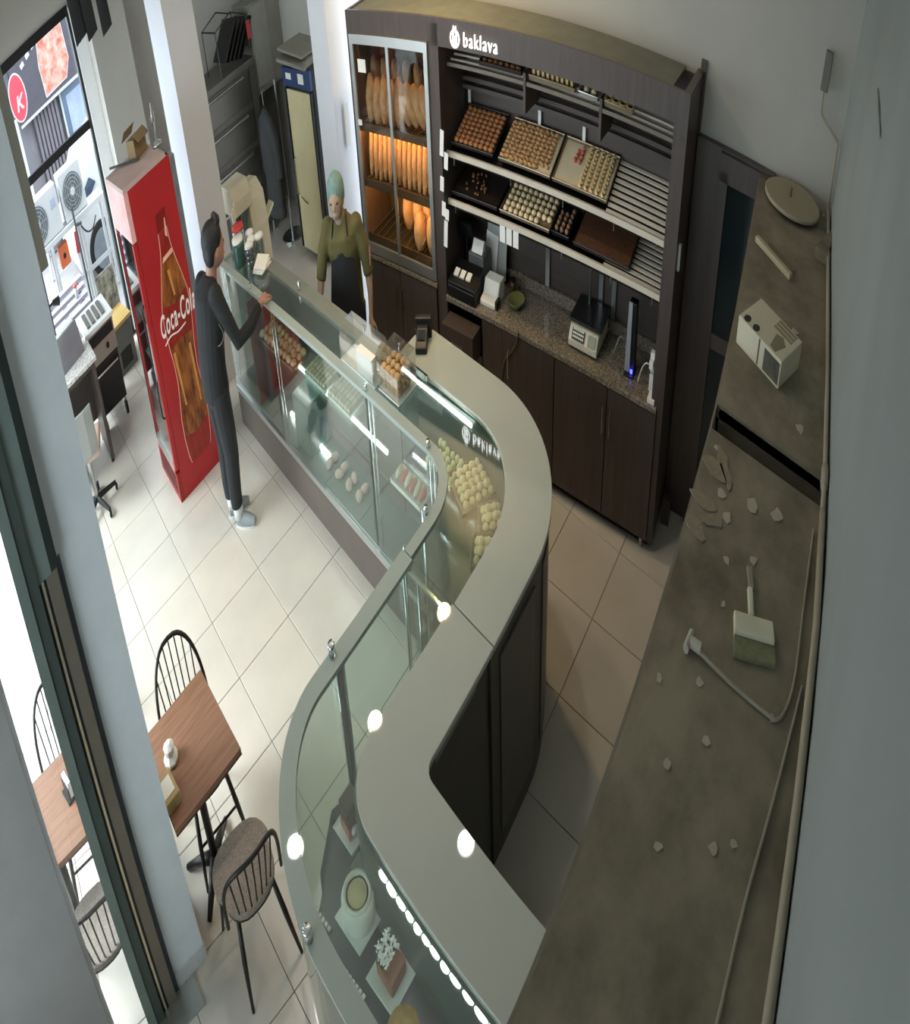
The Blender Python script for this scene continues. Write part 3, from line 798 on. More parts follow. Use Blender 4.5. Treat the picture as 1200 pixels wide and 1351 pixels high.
for k in range(6):
    inst('oval_loaf', mb_oval, cabM(.24, 3.46 - k * .15, 1.84), 'brown loaf piled behind on the upper bread shelf', 'bread', 'loaves piled behind', (radians(70), radians(8), radians(8)))
for k, (v, u, z, ry) in enumerate(((.11, 2.69, 1.07, .1), (.11, 2.85, 1.07, -.1), (.24, 2.83, 1.11, .1), (.24, 2.97, 1.11, .1), (.24, 3.11, 1.10, 0))):
    inst('round_loaf', mb_rnd, cabM(v, u, z), 'crusty round loaf at the right of the bottom bread shelf', 'bread', 'round loaves', (radians(78), radians(12), ry))

# ------------------------------------------------------------------ things on the granite top
GZ = .832
def scale_():
    t = thing('shop_scale', 'beige shop scale with keypad and black pan on the granite top', 'scale', cabp(.09, .86, GZ), CA)
    MB().prismy([(0, .015), (.0, .05), (.05, .11), (.33, .11), (.33, .015)], -.15, .15).build('body', M_cream, t, bevel=.008)
    MB().rbox((.019, .05, .082), (.058, .13, .006), (0, -radians(50.2) , 0)).build('keypad', M_black, t)
    MB().rbox((.019, -.09, .082), (.058, .08, .006), (0, -radians(50.2), 0)).build('display', mat('lcd', '#8d9480', .3), t)
    kb = MB()
    for i in range(3):
        for j in range(6): kb.rbox((.012 + i * .012 - .006, .002 + j * .019, .078 + i * .0145 - .004), (.010, .014, .006), (0, -radians(50.2), 0))
    kb.build('keys', M_white, t)
    MB().box(.06, .36, -.17, .17, .122, .135).build('pan', M_black, t, bevel=.004)
    MB().cyl((.2, 0, .11), (.2, 0, .123), .04).build('pan_support', M_steel, t)
    MB().cyl((.30, .05, .11), (.30, .05, .40), .012).build('display_post', M_steel, t)
    MB().box(.285, .315, -.03, .13, .38, .44).build('customer_display', M_black, t, bevel=.004)
    for x in (.03, .3):
        for y in (-.12, .12): MB().cyl((x, y, 0), (x, y, .016), .012, n=8).build('foot', M_rubber, t)
scale_()
def router():
    t = thing('wifi_router', 'tall silver and black router with a blue light', 'router', cabp(.17, .385, GZ), CA)
    MB().prism([(-.055, -.05), (.045, -.05), (.06, .05), (-.06, .05)], 0, .012).build('base', M_black, t, bevel=.003)
    MB().prismx([(-.045, .012), (.050, .012), (.042, .37), (-.030, .37)], -.012, .055).build('body', M_black, t, bevel=.006)
    MB().prismx([(.000, .012), (.052, .012), (.043, .374), (.006, .374)], -.026, -.010).build('silver_front', mat('silver_grey', '#9a9ca2', .3, vary=.03), t, bevel=.003)
    MB().box(-.031, -.024, -.03, -.008, .015, .035).build('blue_light', mat('blue_led', (.05, .05, 1.0), .5, vary=0, emit=6.), t)
router()
tag(MB().tube(smoothline([cabp(.25, .60, GZ + .006), cabp(.2, .56, GZ + .06), cabp(.22, .52, GZ + .13), cabp(.25, .47, GZ + .10), cabp(.28, .46, GZ + .01), cabp(.3, .40, GZ + .006)]), .005, 6).build('power_cable', mat('grey_cable', '#8d8d88', .6), smooth=True), 'grey cable looping behind the router', 'cable')
def adapter():
    t = thing('power_strip', 'white power sockets with plugs at the right end of the granite top', 'socket', cabp(.12, .15, GZ), CA)
    MB().box(-.01, .03, -.03, .03, .10, .20).build('socket', M_white, t, bevel=.004)
    MB().box(-.02, .03, -.035, .025, 0.0, .09).build('socket', M_white, t, bevel=.004)
    MB().box(-.05, .0, -.01, .03, .13, .17).build('plug', M_paper, t, bevel=.004)
    MB().tube(smoothline([(-.04, .01, .14), (-.06, .05, .16), (-.02, .10, .1), (0, .14, .006)]), .004, 6).build('cord', M_white, t)
adapter()
tag(MB().box(-.04, .04, -.035, .035, 0, .03).build('tag_box', M_paper, loc=cabp(.03, .12, GZ), rot=CABROT, bevel=.004), 'small white box on the granite corner', 'box')
def till():
    t = thing('cash_register', 'black cash register with receipt printer beside the bread case', 'cash register', cabp(.16, 2.20, GZ), CA)
    MB().box(-.17, .2, -.17, .17, 0, .07).build('base', M_black, t, bevel=.006)
    MB().prismy([(-.17, .07), (-.17, .09), (.02, .15), (.02, .07)], -.165, .165).build('keyboard', M_black, t, bevel=.004)
    for j in range(3): MB().rbox((-.10, .09 - j * .075, .123), (.06, .055, .012), (0, -radians(17), 0)).build('key_block', M_white, t)
    MB().box(.03, .19, -.16, .03, .07, .20).build('printer', mat('till_grey', '#5a5c5c', .4), t, bevel=.008)
    MB().prismy([(.05, .20), (.10, .26), (.13, .25), (.12, .20)], -.13, 0).build('receipt', M_paper, t)
    MB().cyl((.12, .10, .07), (.12, .10, .24), .015).build('screen_post', M_black, t)
    MB().rbox((.09, .10, .29), (.025, .16, .11), (0, -.35, 0)).build('screen', M_black, t, bevel=.004)
till()
def papers():
    t = thing('paper_stand', 'sheets of paper and a clear folder propped behind the till', 'papers', cabp(.42, 2.0, GZ), CA)
    MB().rbox((-.01, 0, .19), (.006, .24, .34), (0, .15, 0)).build('folder', mat('folder', '#a7aaa4', .4, vary=.1), t)
    MB().rbox((-.03, .06, .15), (.004, .15, .22), (.1, .18, 0)).build('sheet', M_paper, t)
    MB().box(-.03, .03, -.12, .12, 0, .02).build('foot', M_black, t)
papers()
def card():
    t = thing('card_printer', 'white label printer on the granite beside the till', 'printer', cabp(.17, 1.92, GZ), CA)
    MB().prismy([(-.11, 0), (-.11, .03), (-.04, .045), (.0, .11), (.10, .11), (.10, 0)], -.09, .09).build('body', M_white, t, bevel=.008)
    MB().box(-.10, -.03, -.115, -.085, .0, .05).build('side_unit', M_black, t, bevel=.004)
card()
t = thing('bowl', 'green rimmed bowl on the granite top', 'bowl', cabp(.22, 1.66, GZ), CA)
MB().lathe([(0, 0), (.05, 0), (.055, .008), (.09, .045), (.085, .045), (.05, .012), (0, .01)], 20).build('dish', mat('green_glaze', '#6f7546', .35, vary=.1), t, smooth=True)
t = thing('jar', 'small brown jar behind the green bowl', 'jar', cabp(.33, 1.76, GZ), CA)
MB().lathe([(0, 0), (.03, 0), (.032, .06), (.025, .075), (0, .075)], 14).build('body', mat('brown_jar', '#5a3a2c', .3), t, smooth=True)
MB().lathe([(0, .075), (.027, .075), (.027, .09), (0, .09)], 14).build('lid', M_black, t)
tag(MB().tube(smoothline([cabp(-.03, 1.50, .85), cabp(-.035, 1.52, .78), cabp(-.03, 1.60, .69), cabp(-.03, 1.66, .64), cabp(-.03, 1.70, .52), cabp(-.03, 1.72, .42)]), .006, 6).build('cable', mat('tan_cable', '#5d4c3f', .6), smooth=True), 'tan cable hanging over the cabinet doors', 'cable')
for k in range(3):
    tag(MB().box(-.002, .002, -.03, .03, -.09, 0).build('price_card', M_paper, loc=cabp(.075, 1.74 - .075 * k, 1.318), rot=CABROT), 'white price card hanging under the lower pastry shelf', 'card', 'price cards')
# ------------------------------------------------------------------ things in and on the counter
def T(x, y, z, rz=0.): return Matrix.Translation((x, y, z)) @ Euler((0, 0, rz)).to_matrix().to_4x4()
SH = .724
MB().band(*(lambda a, c: (resample(a, 30), resample(c, 30)))([(1.90, -4.5), (1.90, -4.85)] + arc(1.545, -4.85, .355, .34, 0, -90, 8)[1:] + [(1.32, -5.19)],
          [(2.22, -4.5), (2.22, -5.0)] + arc(1.665, -5.0, .555, .565, 0, -90, 8)[1:] + [(1.32, -5.565)]), .872, .88).build('upper_shelf', glass('shelf_glass', (.86, .93, .90), .9, .03, .06), bpy.data.objects['display_counter']).location = (-1.83, 3.4, 0)
tray('oval tray of small buns at the far end of the glass counter', T(2.05, -2.38, SH + .002), .22, .72, M_traym, group='trays in the display counter')
me = pmesh(MB().ell((0, 0, .022), (.038, .034, .024), 10, 7), 'small_bun', mat('bun_crust', '#b98a5c', .5, 0, 0, 15, col2='#d8c3a0'))
for i in range(3):
    for j in range(9): inst('small_bun', me, T(1.98 + i * .07 + RND.uniform(-.006, .006), -2.06 - j * .08, SH + .008, RND.uniform(0, 3)), 'small bun on the oval tray inside the glass counter', 'bun', 'small buns', sc=RND.uniform(.85, 1.1))
M_wtray = mat('white_tray', '#d8d8ce', .4, vary=.04)
for y, lab in ((-3.05, 'white tray of pale cream slices under the glass top, left'), (-3.45, 'white tray of pale cream slices under the glass top, right')):
    tray(lab, T(2.10, y, SH + .002), .19, .36, M_wtray, group='trays in the display counter')
    me = pmesh(MB().box(-.025, .025, -.018, .018, 0, .035), 'cream_slice', mat('cream', '#e2d9bf', .5, vary=.06, scale=20), False)
    for i in range(3):
        for j in range(7): inst('cream_slice', me, T(2.04 + i * .06, y - .145 + j * .048, SH + .008), 'pale cream slice on ' + ('the left' if y > -3.2 else 'the right') + ' white tray', 'cake', 'cream slices ' + ('left' if y > -3.2 else 'right'))
me = pmesh(MB().ell((0, 0, .025), (.05, .035, .026), 10, 7), 'deck_pastry', mat('pale_pink_pastry', '#b3a095', .6, vary=.1))
for k in range(8): inst('deck_pastry', me, T(1.98 + .07 * (k % 2), -3.22 - .16 * (k // 2), .303, RND.uniform(0, 3)), 'pale pastry lying on the counter deck', 'pastry', 'pastries on the deck')
tag(MB().cyl((2.03, -3.15, .318), (2.03, -2.42, .318), .016, n=8).build('tube_light', M_led), 'white tube light lying on the display deck', 'lamp')
tray('tray of pink and white eclairs inside the counter near the curve', T(1.97, -4.50, SH + .002), .17, .36, M_wtray, group='trays in the display counter')
mp_ = pmesh(MB().ell((0, 0, .022), (.055, .024, .022), 10, 7), 'eclair', M_pink); mw_ = pmesh(MB().ell((0, 0, .022), (.055, .024, .022), 10, 7), 'eclair_white', mat('cream', '#e2d9bf', .5))
for k in range(6): inst('eclair', (mw_, mp_)[k % 2], T(1.965, -4.36 - .055 * k, SH + .008, .1), ('white', 'pink')[k % 2] + ' eclair inside the counter near the curve', 'pastry', ('white', 'pink')[k % 2] + ' eclairs')
tag(MB().prism([(1.90, -2.72), (2.16, -2.72), (2.16, -3.0), (1.90, -3.0)], .302, .62).build('display_box', mat('frosted_box', '#566966', .25, vary=.06), bevel=.01), 'frosted grey-green box standing on the display deck', 'box')
# cookie mounds on the upper glass shelf of the curve
UZ = .881
me = bpy.data.meshes['round_cookie']
def mound(x, y, rz, nx, ny, lab, grp, lay=2, sp=.054):
    tray('olive tray of ' + lab, T(x, y, UZ, rz), nx * sp + .03, ny * sp + .03, mat('olive_tray', '#6e6a48', .4, .3, .08), group='trays in the counter curve')
    for l in range(lay):
        for i in range(nx - l):
            for j in range(ny - l):
                inst('ring_biscuit', me, T(x, y, UZ, rz) @ Matrix.Translation(((i - (nx - 1 - l) / 2) * sp, (j - (ny - 1 - l) / 2) * sp, .006 + l * .024)), 'pale biscuit in the olive tray of ' + lab, 'biscuit', grp)
mound(2.12, -5.06, -.45, 5, 5, 'round biscuits in the middle of the curve', 'biscuits in the middle tray')
mound(2.035, -5.315, -.75, 3, 3, 'biscuits between the two larger trays', 'biscuits in the small tray')
mound(1.86, -5.42, -1.0, 4, 3, 'stacked biscuits near the counter joint', 'biscuits in the near tray')
me = pmesh(MB().ell((0, 0, .02), (.021, .021, .02), 8, 6), 'green_ball', mat('pistachio', '#c5c896', .6, vary=.1, scale=20))
for k in range(24):
    a = k / 24
    inst('pistachio_ball', me, T(2.02 + .05 * (k % 4) + RND.uniform(-.01, .01), -4.66 - .05 * (k // 4) + RND.uniform(-.01, .01), UZ), 'pistachio ball loose on the glass shelf', 'sweet', 'pistachio balls')
for k in range(10):
    inst('pistachio_ball', me, T(1.66 + .045 * (k % 5), -5.50 + .045 * (k // 5), UZ), 'pistachio ball near the counter joint', 'sweet', 'pistachio balls at the joint')
# cakes on square plates
CZ_ = .797
def plate(x, y, lab, rz=0., s=.085):
    t = thing('square_plate', lab, 'plate', (x, y, CZ_), rz, 'square cake plates')
    MB().prism([(-s, -s), (s, -s), (s, s), (-s, s)], 0, .006).build('plate', M_white, t, bevel=.002)
plate(.45, -5.50, 'square white plate under the slice cake', .05)
plate(.265, -5.78, 'square white plate under the cream cake', .05, .10)
plate(.245, -6.05, 'square white plate under the grated topping cake', .05, .095)
t = thing('slice_cake', 'chocolate and pink cake slice standing on its plate', 'cake', (.45, -5.50, CZ_ + .0065))
MB().prism([(-.06, -.05), (.06, -.03), (.05, .05), (-.05, .05)], 0, .05).build('sponge', M_pink, t, bevel=.006)
MB().prism([(-.058, -.048), (.058, -.03), (.048, .048), (-.048, .048)], .05, .12).build('chocolate_top', M_choc, t, bevel=.008)
MB().ell((-.02, -.05, .03), (.02, .012, .02), 10, 7).build('cream_dollop', M_paper, t, smooth=True)
t = thing('cream_cake', 'round white cream cake with a yellow top', 'cake', (.265, -5.78, CZ_ + .0065))
MB().lathe([(0, 0), (.086, 0), (.09, .01), (.09, .088), (.08, .10), (0, .10)], 28).build('cake', mat('buttercream', '#eceadb', .5, vary=.03), t, smooth=True)
MB().lathe([(0, .1005), (.055, .1005), (.05, .105), (0, .106)], 20).build('yellow_glaze', mat('lemon_glaze', '#e6d7a0', .3, vary=.08), t, smooth=True)
MB().lathe([(.064, .097), (.078, .10), (.078, .113), (.066, .113), (.062, .10)], 28).build('cream_rim', mat('buttercream', '#eceadb', .5), t, smooth=True)
t = thing('topped_cake', 'brown cake with white grated topping on its plate', 'cake', (.245, -6.05, CZ_ + .0065))
MB().prism([(-.055, -.065), (.06, -.055), (.055, .06), (-.05, .06)], 0, .07).build('sponge', mat('caramel_cake', '#9c5c3e', .5, vary=.12), t, bevel=.01)
MB().prism([(-.05, -.0), (.052, .0), (.05, .06), (-.048, .06)], .071, .11).build('chocolate_layer', M_choc, t, bevel=.008)
b = MB()
for k in range(60): b.rbox((RND.uniform(-.045, .045), RND.uniform(-.03, .055), RND.uniform(.105, .135)), (.03, .008, .004), (RND.uniform(-1, 1), RND.uniform(-1, 1), RND.uniform(0, 3)))
o = b.build('grated_topping', M_paper, t); o['kind'] = 'stuff'
t = thing('gold_cake', 'golden cake at the front edge of the curved counter', 'cake', (.15, -6.24, CZ_))
MB().lathe([(0, 0), (.08, 0), (.08, .055), (.07, .07), (0, .07)], 24).build('cake', mat('golden_cake', '#c49a4a', .4, 0, 0, 30, col2='#8f6a25'), t, smooth=True)
for k in range(3):
    t = thing('label_strip', 'row of white price beads along the dark shelf, piece %s' % ('near', 'middle', 'far')[k], 'price strip', (.075 + .015 * k, -6.20 + .3 * k, CZ_), .1, 'price strips')
    MB().box(-.01, .01, -.11, .11, 0, .004).build('strip', M_black, t)
    for i in range(9): MB().box(-.007, .007, -.105 + .024 * i, -.09 + .024 * i, .004, .012).build('bead', M_white, t)

# on top of the counter
def acrylic(lab, x0, x1, y0, y1, h):
    t = thing('acrylic_box', lab, 'box', ((x0 + x1) / 2, (y0 + y1) / 2, ZT + .001), 0)
    X, Y = (x1 - x0) / 2, (y1 - y0) / 2; g = glass('acrylic', (.94, .95, .94), 1.2, .05, .10)
    MB().box(-X, X, -Y, Y, 0, .008).build('base', M_white, t)
    MB().box(-X, -X + .004, -Y, Y, .008, h * .7).build('front_wall', g, t)
    MB().box(X - .004, X, -Y, Y, .008, h).build('back_wall', g, t)
    MB().prismy([(-X, .008), (X, .008), (X, h), (0, h), (-X, h * .7)], -Y, -Y + .004).build('side_wall', g, t)
    MB().prismy([(-X, .008), (X, .008), (X, h), (0, h), (-X, h * .7)], Y - .004, Y).build('side_wall', g, t)
    MB().box(0, X, -Y, Y, h - .004, h).build('lid', g, t)
    MB().lathe([(0, 0), (.008, 0), (.01, .012), (0, .016)], 10, (X * .4, 0, h)).build('lid_knob', M_chrome, t)
    return t
t = acrylic('long acrylic box with a sheet of paper on the glass counter', 1.895, 2.06, -4.185, -3.73, .17)
MB().box(-.075, -.02, -.2, .0, .009, .12).build('paper_sheet', M_paper, t)
acrylic('acrylic box of golden cookies on the glass counter', 1.915, 2.13, -4.46, -4.215, .17)
me = pmesh(MB().ell((0, 0, .02), (.032, .026, .02), 8, 6), 'golden_cookie', M_nut)
for l in range(3):
    for i in range(3):
        for j in range(4): inst('golden_cookie', me, T(1.965 + i * .056 + RND.uniform(-.006, .006), -4.41 + j * .052, ZT + .009 + l * .034, RND.uniform(0, 3)), 'golden cookie piled in the acrylic box', 'cookie', 'golden cookies')
t = thing('card_terminal', 'black card terminal with cables on the rounded worktop', 'card terminal', (2.40, -4.27, ZT + .003), .6)
MB().prismy([(-.09, 0), (-.09, .03), (.02, .07), (.09, .075), (.09, 0)], -.05, .05).build('body', M_black, t, bevel=.008)
MB().rbox((-.02, 0, .058), (.06, .07, .004), (0, -.35, 0)).build('screen', mat('dark_screen', '#20262a', .1), t)
MB().box(.06, .1, -.075, .07, .0, .10).build('holder', M_black, t, bevel=.006)
MB().tube(smoothline([(.09, .03, .03), (.12, .05, .02), (.13, .09, .005), (.1, .12, .005)]), .005, 6).build('cord', M_black, t)
# jars, bowls and napkins at the far end
def jar(lab, x, y, r, h, m, lidm, name='jar'):
    t = thing(name, lab, 'jar', (x, y, ZT + .001))
    MB().lathe([(0, 0), (r, 0), (r * 1.05, .01), (r * 1.05, h * .85), (r * .9, h), (0, h)], 20).build('body', m, t, smooth=True)
    MB().lathe([(0, h), (r, h), (r * 1.02, h + .004), (r, h + .022), (0, h + .026)], 20).build('lid', lidm, t, smooth=True)
gj = glass('jar_glass', (.85, .88, .86), 1.2, .05, .12)
jar('glass jar with a red lid at the far end of the counter', 2.07, -1.60, .07, .16, gj, mat('red_lid', '#c23a34', .4, vary=.05))
jar('dark green jar with a white lid on the counter beside the customer', 1.97, -1.76, .065, .15, mat('green_tin', '#33524a', .3), M_white)
for k, (x, y, lab) in enumerate(((2.13, -1.76, 'back'), (2.08, -1.88, 'middle'), (2.16, -1.93, 'right'), (2.02, -1.93, 'front'))):
    t = thing('glass_cup', 'stacked clear dessert cups with white tops, %s stack' % lab, 'cup', (x, y, ZT + .001), 0, 'dessert cups')
    for q in range(3): MB().lathe([(.034, q * .035), (.050, q * .035 + .055), (.052, q * .035 + .055), (.036, q * .035)], 16).build('cup', gj, t, smooth=True)
    MB().lathe([(0, .125), (.04, .125), (.052, .13), (.044, .15), (0, .158)], 16).build('white_top', M_white, t, smooth=True)
t = thing('napkins', 'white folded napkins lying on the glass counter', 'napkin', (2.07, -2.09, ZT + .001), .3)
for k in range(3): MB().rbox((0, 0, .012 + k * .016), (.17 - .01 * k, .14, .008), (.06 * k, -.08 * k, .15 * k)).build('napkin', M_paper, t)
tag(MB().lathe([(0, 0), (.016, 0), (.016, .05), (0, .055)], 12).build('metal_clip', M_chrome, loc=(2.13, -2.75, ZT + .003), smooth=True), 'small steel cylinder on the rear counter ledge', 'bell')
t = thing('utensil_pot', 'pot with whisk and spoons beyond the jars', 'utensils', (2.10, -1.48, ZT + .001))
MB().lathe([(0, 0), (.04, 0), (.045, .11), (.04, .11), (.036, .01), (0, .01)], 16).build('pot', M_white, t, smooth=True)
for k in range(3): MB().tube([(0, .01 * k, .01), (.03 * (k - 1), .015 * k, .24 + .02 * k)], [.005, .008], 6).build('utensil', M_cream, t)

# ------------------------------------------------------------------ red drinks fridge
def fridge():
    t = thing('drinks_fridge', 'tall red drinks fridge with a cola bottle printed on its side', 'fridge', (1.13, -1.235, 0))
    M_red = mat('red_panel', '#a82527', .35, vary=.05, scale=2); X0, X1, Y0, Y1, H = -.29, .28, -.325, .325, 2.03
    M_redd = mat('red_dark', '#8f1a1c', .4, vary=.05)
    MB().box(X0 + .05, X1, Y0, Y0 + .02, .0, H).build('side_panel', M_red, t)
    MB().box(X0 + .05, X1, Y1 - .02, Y1, .0, H).build('side_panel', M_red, t)
    MB().box(X0 + .05, X1, Y0 + .02, Y1 - .02, H - .02, H).build('top_panel', mat('fridge_top', '#b79f98', .6, vary=.1), t)
    MB().box(X0, X1 - .04, Y0, Y1, H, H + .03).build('top_cap', mat('fridge_top', '#b79f98', .6), t)
    MB().box(X1 - .02, X1, Y0 + .02, Y1 - .02, .0, H).build('back_panel', mat('fridge_grey', '#7d838a', .4, .4), t)
    MB().box(X1, X1 + .06, Y0, Y1, .0, H - .02).build('condenser_cover', mat('fridge_grey', '#7d838a', .4, .4), t)
    MB().box(X0 + .05, X1 - .02, Y0 + .02, Y1 - .02, .02, .22).build('machine_base', M_redd, t)
    MB().box(X0, X0 + .05, Y0, Y1, .0, .20).build('kick_grille', M_redd, t)
    for k in range(4): MB().box(X0 - .004, X0, Y0 + .06, Y1 - .06, .05 + .035 * k, .065 + .035 * k).build('grille_slot', M_black, t)
    MB().box(X0 - .004, X0, Y0 + .04, Y1 - .04, .203, .23).build('chrome_bar', M_chrome, t)
    MB().box(X0, X0 + .05, Y0, Y1, 1.73, H).build('light_header', mat('header_print', '#d79a97', .35, 0, 0, 5, col2='#e9c5c2', emit=.0), t)
    d = MB().box(X0, X0 + .045, Y0, Y0 + .05, .23, 1.72).build('door', M_red, t)
    MB().box(X0, X0 + .045, Y1 - .05, Y1, .23, 1.72).build('door_stile', M_red, d)
    MB().box(X0 - .004, X0 + .045, Y0 + .05, Y1 - .05, .23, .29).build('door_rail', M_alu, d)
    MB().box(X0 + .01, X0 + .016, Y0 + .05, Y1 - .05, .29, 1.72).build('door_glass', glass('fridge_glass', (.8, .88, .88), 1.2, .03, .12), d)
    MB().tube([(X0, Y0 + .025, 1.35), (X0 - .03, Y0 + .025, 1.33), (X0 - .03, Y0 + .025, .62), (X0, Y0 + .025, .60)], .009, 8).build('door_handle', M_black, d)
    MB().box(X0 - .006, X0 + .0, Y1 - .048, Y1 - .012, .25, 1.70).build('edge_strip', M_black, d)
    for z in (.55, .85, 1.15, 1.45): MB().box(X0 + .06, X1 - .03, Y0 + .025, Y1 - .025, z, z + .012).build('shelf', M_white, t)
    # printed bottle on the side facing the room
    y = Y0 - .0008
    def flat(pts, name, m, dy=0., p=t):
        return MB().prismy(pts, y - dy - .0008, y - dy).build(name, m, p)
    cx = .06
    prof = [(0, 1.66), (.05, 1.66), (.055, 1.60), (.062, 1.55), (.075, 1.50), (.10, 1.42), (.135, 1.32), (.165, 1.22), (.17, 1.10), (.155, .98), (.135, .86), (.13, .74), (.145, .62), (.165, .50), (.165, .36), (.15, .24), (.13, .18), (0, .17)]
    def mirror(P): return [(cx + r, z) for r, z in P] + [(cx - r, z) for r, z in reversed(P)]
    brown = mat('cola_brown', '#4a2016', .3, 0, 0, 7, col2='#a8652f', stretch=(3, 1, 1))
    hl = mat('bottle_highlight', '#e8b59a', .4, vary=.08)
    flat(mirror([(r + .008, z) for r, z in prof]), 'bottle_outline', hl)
    flat(mirror(prof), 'bottle_print', mat('bottle_red', '#9c2a20', .35, 0, 0, 6, col2='#7c1f18', stretch=(3, 1, 1)), .0009)
    flat(mirror([(0, 1.47), (.07, 1.49), (.095, 1.42), (.13, 1.32), (.155, 1.24), (0, 1.20)]), 'cola_upper', brown, .0018)
    flat(mirror([(0, .98), (.14, .96), (.125, .86), (.12, .74), (.135, .62), (.152, .50), (.152, .38), (0, .34)]), 'cola_lower', brown, .0018)
    flat([(cx - .06, 1.66), (cx + .06, 1.67), (cx + .07, 1.78), (cx - .05, 1.77)], 'bottle_cap', mat('cap_red', '#7d1815', .4), .0018)
    flat([(cx - .065, 1.48), (cx - .05, 1.51), (cx + .075, 1.525), (cx + .072, 1.495)], 'neck_ring', hl, .0027)
    flat([(cx + .02, 1.62), (cx + .04, 1.72), (cx + .05, 1.72), (cx + .045, 1.60)], 'cap_shine', hl, .0027)
    for k, (x0, z0, x1, z1) in enumerate(((-.13, .93, -.09, .56), (.07, .90, .10, .50), (-.03, 1.42, .0, 1.25))):
        flat([(cx + x0, z0), (cx + x0 + .03, z0), (cx + x1 + .02, z1), (cx + x1, z1)], 'print_shine', mat('amber_shine', '#c98a45', .4, vary=.15), .0027)
    wm = mat('lettering_white', '#f3e9e2', .5, vary=.02)
    me = text_mesh('brand_lettering', 'Coca·Cola'.replace('·', '-'), .155, .0008, .28, .003); me.materials.append(wm)
    me.transform(Matrix.Diagonal((.60, 1.25, 1, 1)))
    o = link('brand_lettering', me, wm, t); o.rotation_euler = (radians(90), 0, 0); o.location = (cx + .0, y - .0045, 1.13)
    sw = [(cx - .20, y - .004, 1.02), (cx - .12, y - .004, 1.045), (cx - .02, y - .004, 1.03), (cx + .08, y - .004, 1.04)]
    MB().tube(smoothline(sw), .006, 5).build('lettering_swash', wm, t)
fridge()
tag(MB().rbox((0, 0, .012), (.012, .5, .014), (0, 0, .5)).build('stick', M_black, loc=(1.05, -1.05, 2.061)), 'thin dark stick lying on the red fridge', 'stick')
t = thing('carton', 'crushed brown carton on top of the red fridge', 'box', (1.22, -1.08, 2.061), .4)
MB().prism([(-.09, -.07), (.09, -.08), (.08, .07), (-.08, .08)], 0, .12).build('box', mat('cardboard', '#8a7350', .8, vary=.1), t, bevel=.004)
MB().rbox((.0, -.11, .125), (.17, .10, .004), (.5, 0, 0)).build('flap', mat('cardboard', '#8a7350', .8), t)
MB().rbox((.0, .11, .15), (.17, .10, .004), (-.7, 0, 0)).build('flap', mat('cardboard', '#8a7350', .8), t)
t = thing('wall_fan', 'small grey fan standing on the red fridge', 'fan', (1.40, -1.28, 2.061), -.4)
MB().lathe([(0, 0), (.06, 0), (.05, .02), (.012, .03), (.012, .08), (0, .08)], 14).build('stand', M_steel, t, smooth=True)
b = MB()
for rr in (.03, .06, .09): b.tube([(0, rr * cos(a * pi / 10), .17 + rr * sin(a * pi / 10)) for a in range(21)], .004, 5)
for a in range(8): b.tube([(0, 0, .17), (0, .09 * cos(a * pi / 4), .17 + .09 * sin(a * pi / 4))], .003, 5)
b.build('guard', M_steel, t)
MB().cyl((-.03, 0, .17), (.02, 0, .17), .025).build('motor', M_steel, t)
for a in range(3): MB().rbox((.015, .045 * cos(a * 2.09), .17 + .045 * sin(a * 2.09)), (.004, .07, .04), (a * 2.09, .3, 0)).build('blade', M_alu, t)
# ------------------------------------------------------------------ tables and chairs
M_chair = mat('black_chair_frame', '#241f1d', .4, .2, .1)
M_seat = mat('woven_seat', '#a3988c', .75, 0, 0, 120, .5, 160, col2='#7c7067')
M_ttop = wood('table_veneer', '#7d5a44', '#96705a', .35, 4., (1, 10, 1))
def chair(lab, x, y, rz, group=None, hh=.47):
    t = thing('spindle_chair', lab, 'chair', (x, y, 0), rz, group)
    n = 28
    pts = []
    for i in range(n):
        a = 2 * pi * i / n; c, s_ = cos(a), sin(a)
        r = 1 / ((abs(c) ** 2.6 + abs(s_) ** 2.6) ** (1 / 2.6))
        pts.append((.205 * r * c, (.215 if c > 0 else .19) * r * s_))
    MB().prism(pts, .435, .462).build('seat', M_seat, t, bevel=.008)
    MB().prism([(p[0] * .97, p[1] * .97) for p in pts], .42, .436).build('seat_frame', M_chair, t)
    hoop = []
    m = 22
    for i in range(m + 1):
        a = pi * i / m; c, s_ = cos(a), sin(a)
        yy = .205 * (abs(c) ** .75) * (1 if c > 0 else -1); zz = .45 + hh * (s_ ** (.62 if hh > .4 else .5))
        xx = -.155 - .05 * (zz - .45) / hh - .07 * (1 - (yy / .205) ** 2) * (zz - .45) / hh
        hoop.append((xx, yy, zz))
    MB().tube(hoop, .0115, 8).build('back_hoop', M_chair, t, smooth=True)
    for k in range(7):
        yy = -.15 + .05 * k
        top = min(hoop, key=lambda p: abs(p[1] - yy) + (0 if p[2] > .45 + hh * .5 else 1))
        x0 = -.185 + .03 * (yy / .15) ** 2
        MB().tube([(x0, yy * .8, .455), ((x0 + top[0]) / 2 - .006, (yy * .8 + yy) / 2, (.455 + top[2]) / 2), (top[0], yy, top[2])], .0055, 6).build('spindle', M_chair, t, smooth=True)
    for sx in (-1, 1):
        for sy in (-1, 1):
            MB().tube([(.13 * sx, .13 * sy, .43), (.175 * sx, .165 * sy, .22), (.225 * sx - (.02 if sx < 0 else 0), .20 * sy, 0)], [.014, .017, .010], 8).build('leg', M_chair, t, smooth=True)
    MB().tube([(.17, -.16, .2), (.17, .16, .2)], .008, 6).build('stretcher', M_chair, t)
    return t
chair('black spindle chair tucked under the far side of the table', -.05, -4.17, radians(-90))
chair('black spindle chair with woven seat in the foreground below the table', -.054, -4.87, radians(88), None, .33)
